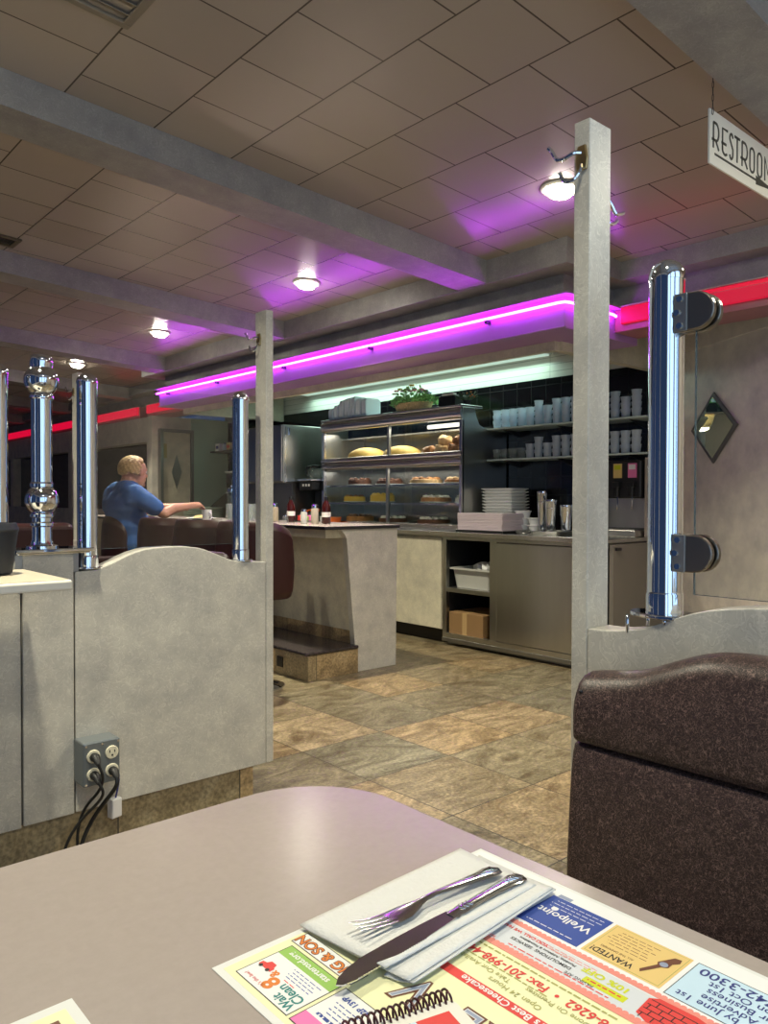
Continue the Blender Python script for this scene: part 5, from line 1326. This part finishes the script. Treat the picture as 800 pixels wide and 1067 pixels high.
malt_cup(4.86, 3.585, .235, .046, 'shorter wide steel mixing cup in the middle of the drip tray')
malt_cup(4.90, 3.475, .195, .048, 'short steel mixing cup at the right, partly behind the right post')
# soda machine
t = thing('soda_dispenser', 'black and steel soda dispenser with yellow and pink labels under the shelf', 'drink machine', (5.12, 3.10, BZ + .001))
MB().box(-.03, .25, -.13, .30, .28, .56).build('head', BLACK, t, bevel=.015, seg=3)
MB().box(.08, .25, -.13, .30, .06, .28).build('back_plate', STEEL, t)
MB().box(-.10, .25, -.13, .30, 0, .05).build('drip_tray', STEEL, t, bevel=.005)
MB().box(-.09, .06, -.115, .285, .051, .056).build('drip_grille', STEEL_DARK, t)
for k, (yy, ink) in enumerate(((.055, 'ygreen'), (-.065, 'pink'), (.175, 'red'), (.26, 'sky'))):
    vv = MB().box(-.065, -.02, yy - .028, yy + .028, .36, .40).lathe([(.015, .29), (.018, .36)], (-.04, yy, 0), 14).build('valve', BLACK, t, bevel=.003)
    MB().box(-.038, -.030, yy - .034, yy + .034, .43, .535).build('flavour_label', INK[ink] if ink != 'ygreen' else INK['tan'], t)
    MB().box(-.0395, -.038, yy - .026, yy + .026, .49, .525).build('flavour_label', INK['white' if ink != 'ygreen' else 'ygreen'], t)
    MB().tube([(-.03, yy, .29), (-.035, yy, .22), (-.03, yy + .01, .19)], .004, 6).build('lever', CHROME, t)
t = thing('splash_panel', 'tan side panel standing at the right end of the worktop', 'panel', (5.15, 2.945, BZ + .001))
MB().box(-.03, .225, -.012, .012, 0, .575).build('panel', mat('tan_board', (.33, .28, .24), .5), t, bevel=.003)

# ================================================================== steel brewer cabinet at the left of the case
t = thing('steel_hood_cabinet', 'tall stainless steel cabinet left of the display case with a bar handle', 'cabinet', (4.5, 6.66, BZ + .001))
MB().box(0, .86, 0, .95, .44, 1.035).build('body', STEEL, t, bevel=.006)
MB().box(-.022, -.001, .005, .945, .45, 1.03).build('door', STEEL, t, bevel=.008)
MB().tube([(.05, -.005, .93), (.05, -.035, .93), (.05, -.035, 1.0), (.05, -.005, 1.0)], .008, 8).build('handle', CHROME, t)
MB().box(.12, .86, .01, .945, 0, .44).build('plinth', STEEL_DARK, t)
MB().box(.02, .035, -.002, .0, .44, 1.02).build('edge_strip', RAIL, t)
t = thing('coffee_brewer', 'black coffee brewer with a warmer plate in front of the steel cabinet', 'coffee maker', (4.86, 6.50, BZ + .001))
MB().box(-.20, .10, -.10, .14, .455, .478).build('warmer_plate', RAIL, t, bevel=.004)
MB().box(-.185, .09, -.09, .13, .36, .454).build('brew_head', BLACK, t, bevel=.008)
MB().box(.02, .10, -.09, .13, .03, .36).build('column', BLACK, t, bevel=.004)
MB().box(-.19, .10, -.09, .13, 0, .03).build('base_plate', STEEL_DARK, t, bevel=.004)
bb = MB()
for yy in (-.05, 0.0, .05): bb.box(-.19, -.186, yy - .012, yy + .012, .40, .425)
bb.build('switch', WHITEP, t)
def pot(x, y, z, band, label):
    t = thing('coffee_pot', label, 'coffee pot', (x, y, z), 0, 'glass coffee pots at the brewer')
    MB().lathe([(0, .001), (.055, .001), (.075, .02), (.080, .05), (.066, .09), (.045, .115), (.042, .115), (.062, .09), (.075, .05), (.07, .02), (0, .006)], seg=24).build('glass_bowl', TUMBLER2, t)
    MB().lathe([(.047, .108), (.052, .115), (.052, .135), (.03, .142), (0, .142)], seg=24).build('collar', band, t)
    MB().tube([(-.045, 0, .125), (-.10, 0, .125), (-.115, 0, .08), (-.10, 0, .04)], .009, 8, smooth_path=2).build('pot_handle', band, t)
pot(4.76, 6.46, BZ + .48, BLACK, 'glass coffee pot with a black collar on top of the brewer')
pot(4.885, 6.575, BZ + .48, BLACK, 'second black-collared glass coffee pot, right of the first on the brewer')
pot(4.79, 6.50, BZ + .032, ORANGE, 'coffee pot with an orange collar under the brew head')
cup(4.72, 6.25, 'white cup in front of the coffee brewer', PLATE, .045, .10, BZ + .001)
t = thing('orange_tub', 'small bright orange tub beside the brewer', 'tub', (4.74, 6.10, BZ + .001))
MB().lathe([(0, .001), (.05, .001), (.06, .08), (.056, .08), (.045, .006), (0, .006)], seg=20).build('tub_body', ORANGE, t)
MB().lathe([(0, .081), (.062, .081), (.062, .092), (0, .094)], seg=20).build('lid', mat('orange_lid', (.8, .2, .05), .4), t)

# ================================================================== far end of the kitchen
t = thing('carton_shelf', 'dark shelf of cartons at the far end of the black tile wall', 'shelf', (5.22, 8.47, 1.83))
MB().box(-.12, .162, -.80, .80, -.02, 0).build('board', DARKMETAL, t, bevel=.003)
MB().box(.10, .162, -.70, -.68, -.12, -.02).box(.10, .162, .70, .72, -.12, -.02).build('bracket', DARKMETAL, t)
CM = [INK['sky'], FOAM, INK['blue'], FOAM, LABELW, INK['sky'], FOAM, CARDBOARD, PASTRY2]
for k in range(11):
    y = 7.74 + k * .142
    h_ = .16 + .08 * ((k * 7) % 5) / 4 if k < 8 else .10
    t = thing('food_carton', '%s carton from the right on the far dark shelf' % ORD[k], 'carton', (5.20, y, 1.831), 0, 'cartons on the far dark shelf')
    if k % 2 == 0:
        MB().box(-.055, .055, -.05, .05, 0, h_).build('carton', CM[k % 9], t, bevel=.004)
        MB().box(-.0565, -.0555, -.035, .035, h_ * .3, h_ * .7).build('carton_label', INK['blue'] if k % 4 else INK['red'], t)
    else:
        MB().lathe([(0, .001), (.048, .001), (.048, h_ * .8), (.03, h_ * .88), (.03, h_), (0, h_)], seg=18).build('bottle_body', CM[k % 9], t)
        MB().lathe([(.032, h_ * .9), (.032, h_ + .004), (0, h_ + .005)], seg=16).build('cap', INK['blue'], t)
t = thing('cash_register', 'black cash register with paper on top at the far end of the counter', 'register', (5.08, 8.72, BZ + .001))
MB().prism([(-.2, 0), (.25, 0), (.25, .30), (.05, .34), (-.18, .16)], 'y', -.22, .22).build('body', BLACK, t, bevel=.008)
MB().box(.05, .20, -.18, .18, .36, .60).build('screen', BLACK, t, bevel=.006)
MB().box(.02, .22, -.12, .16, .601, .625).build('receipts', LABELW, t)
MB().box(.0, .18, -.15, .10, .345, .355).build('paper', LABELW, t)
for i, y in enumerate((7.30, 7.18)):
    t = thing('drink_dispenser', ['tall clear dispenser with a chrome lid beside the cash register', 'second tall clear dispenser, nearer the steel cabinet'][i], 'dispenser', (4.36 + .0 * i, y, CT if False else BZ + .001))
    t.location = (4.72, 7.90 + i * .16, BZ + .001)
    MB().lathe([(0, .001), (.055, .001), (.055, .36), (.05, .36), (.05, .01), (0, .01)], seg=20).build('cylinder', TUMBLER2, t)
    MB().lathe([(.058, .36), (.058, .39), (.02, .41), (.02, .43), (0, .435)], seg=20).build('lid', CHROME, t)
    MB().lathe([(.06, 0), (.06, .03)], seg=20).build('base', CHROME, t)
for i in range(3):
    t = thing('plate_stack', ['left stack of pale plates below the far door', 'middle stack of pale plates below the far door', 'right stack of pale plates near the register'][i], 'plates', (4.72, 9.02 - i * .26, BZ + .001), 0, 'stacks of plates at the far counter')
    for k in range(8): MB().lathe([(0, .001), (.07, .001), (.12, .014), (.12, .018), (0, .006)], (0, 0, k * .021), 20).build('plate', mat('pale_plate', (.60, .68, .58), .3) if k == 0 and i == 0 else bpy.data.materials['pale_plate'], t)

# diamond mirror on the right wall
mc = wr + wd * .555
t = thing('diamond_mirror', 'diamond-shaped framed mirror on the right wall', 'mirror', (mc.x - wn.x * .004, mc.y - wn.y * .004, 1.685), math.atan2(wd.y, wd.x))
a_, c_ = .255, .240
MB().prism([(-a_, 0), (0, -c_), (a_, 0), (0, c_)], 'y', -.014, 0).build('frame', FRAMEGREY, t, bevel=.003)
f = .86
MB().prism([(-a_ * f, 0), (0, -c_ * f), (a_ * f, 0), (0, c_ * f)], 'y', -.017, -.0145).build('mirror_pane', MIRROR, t)
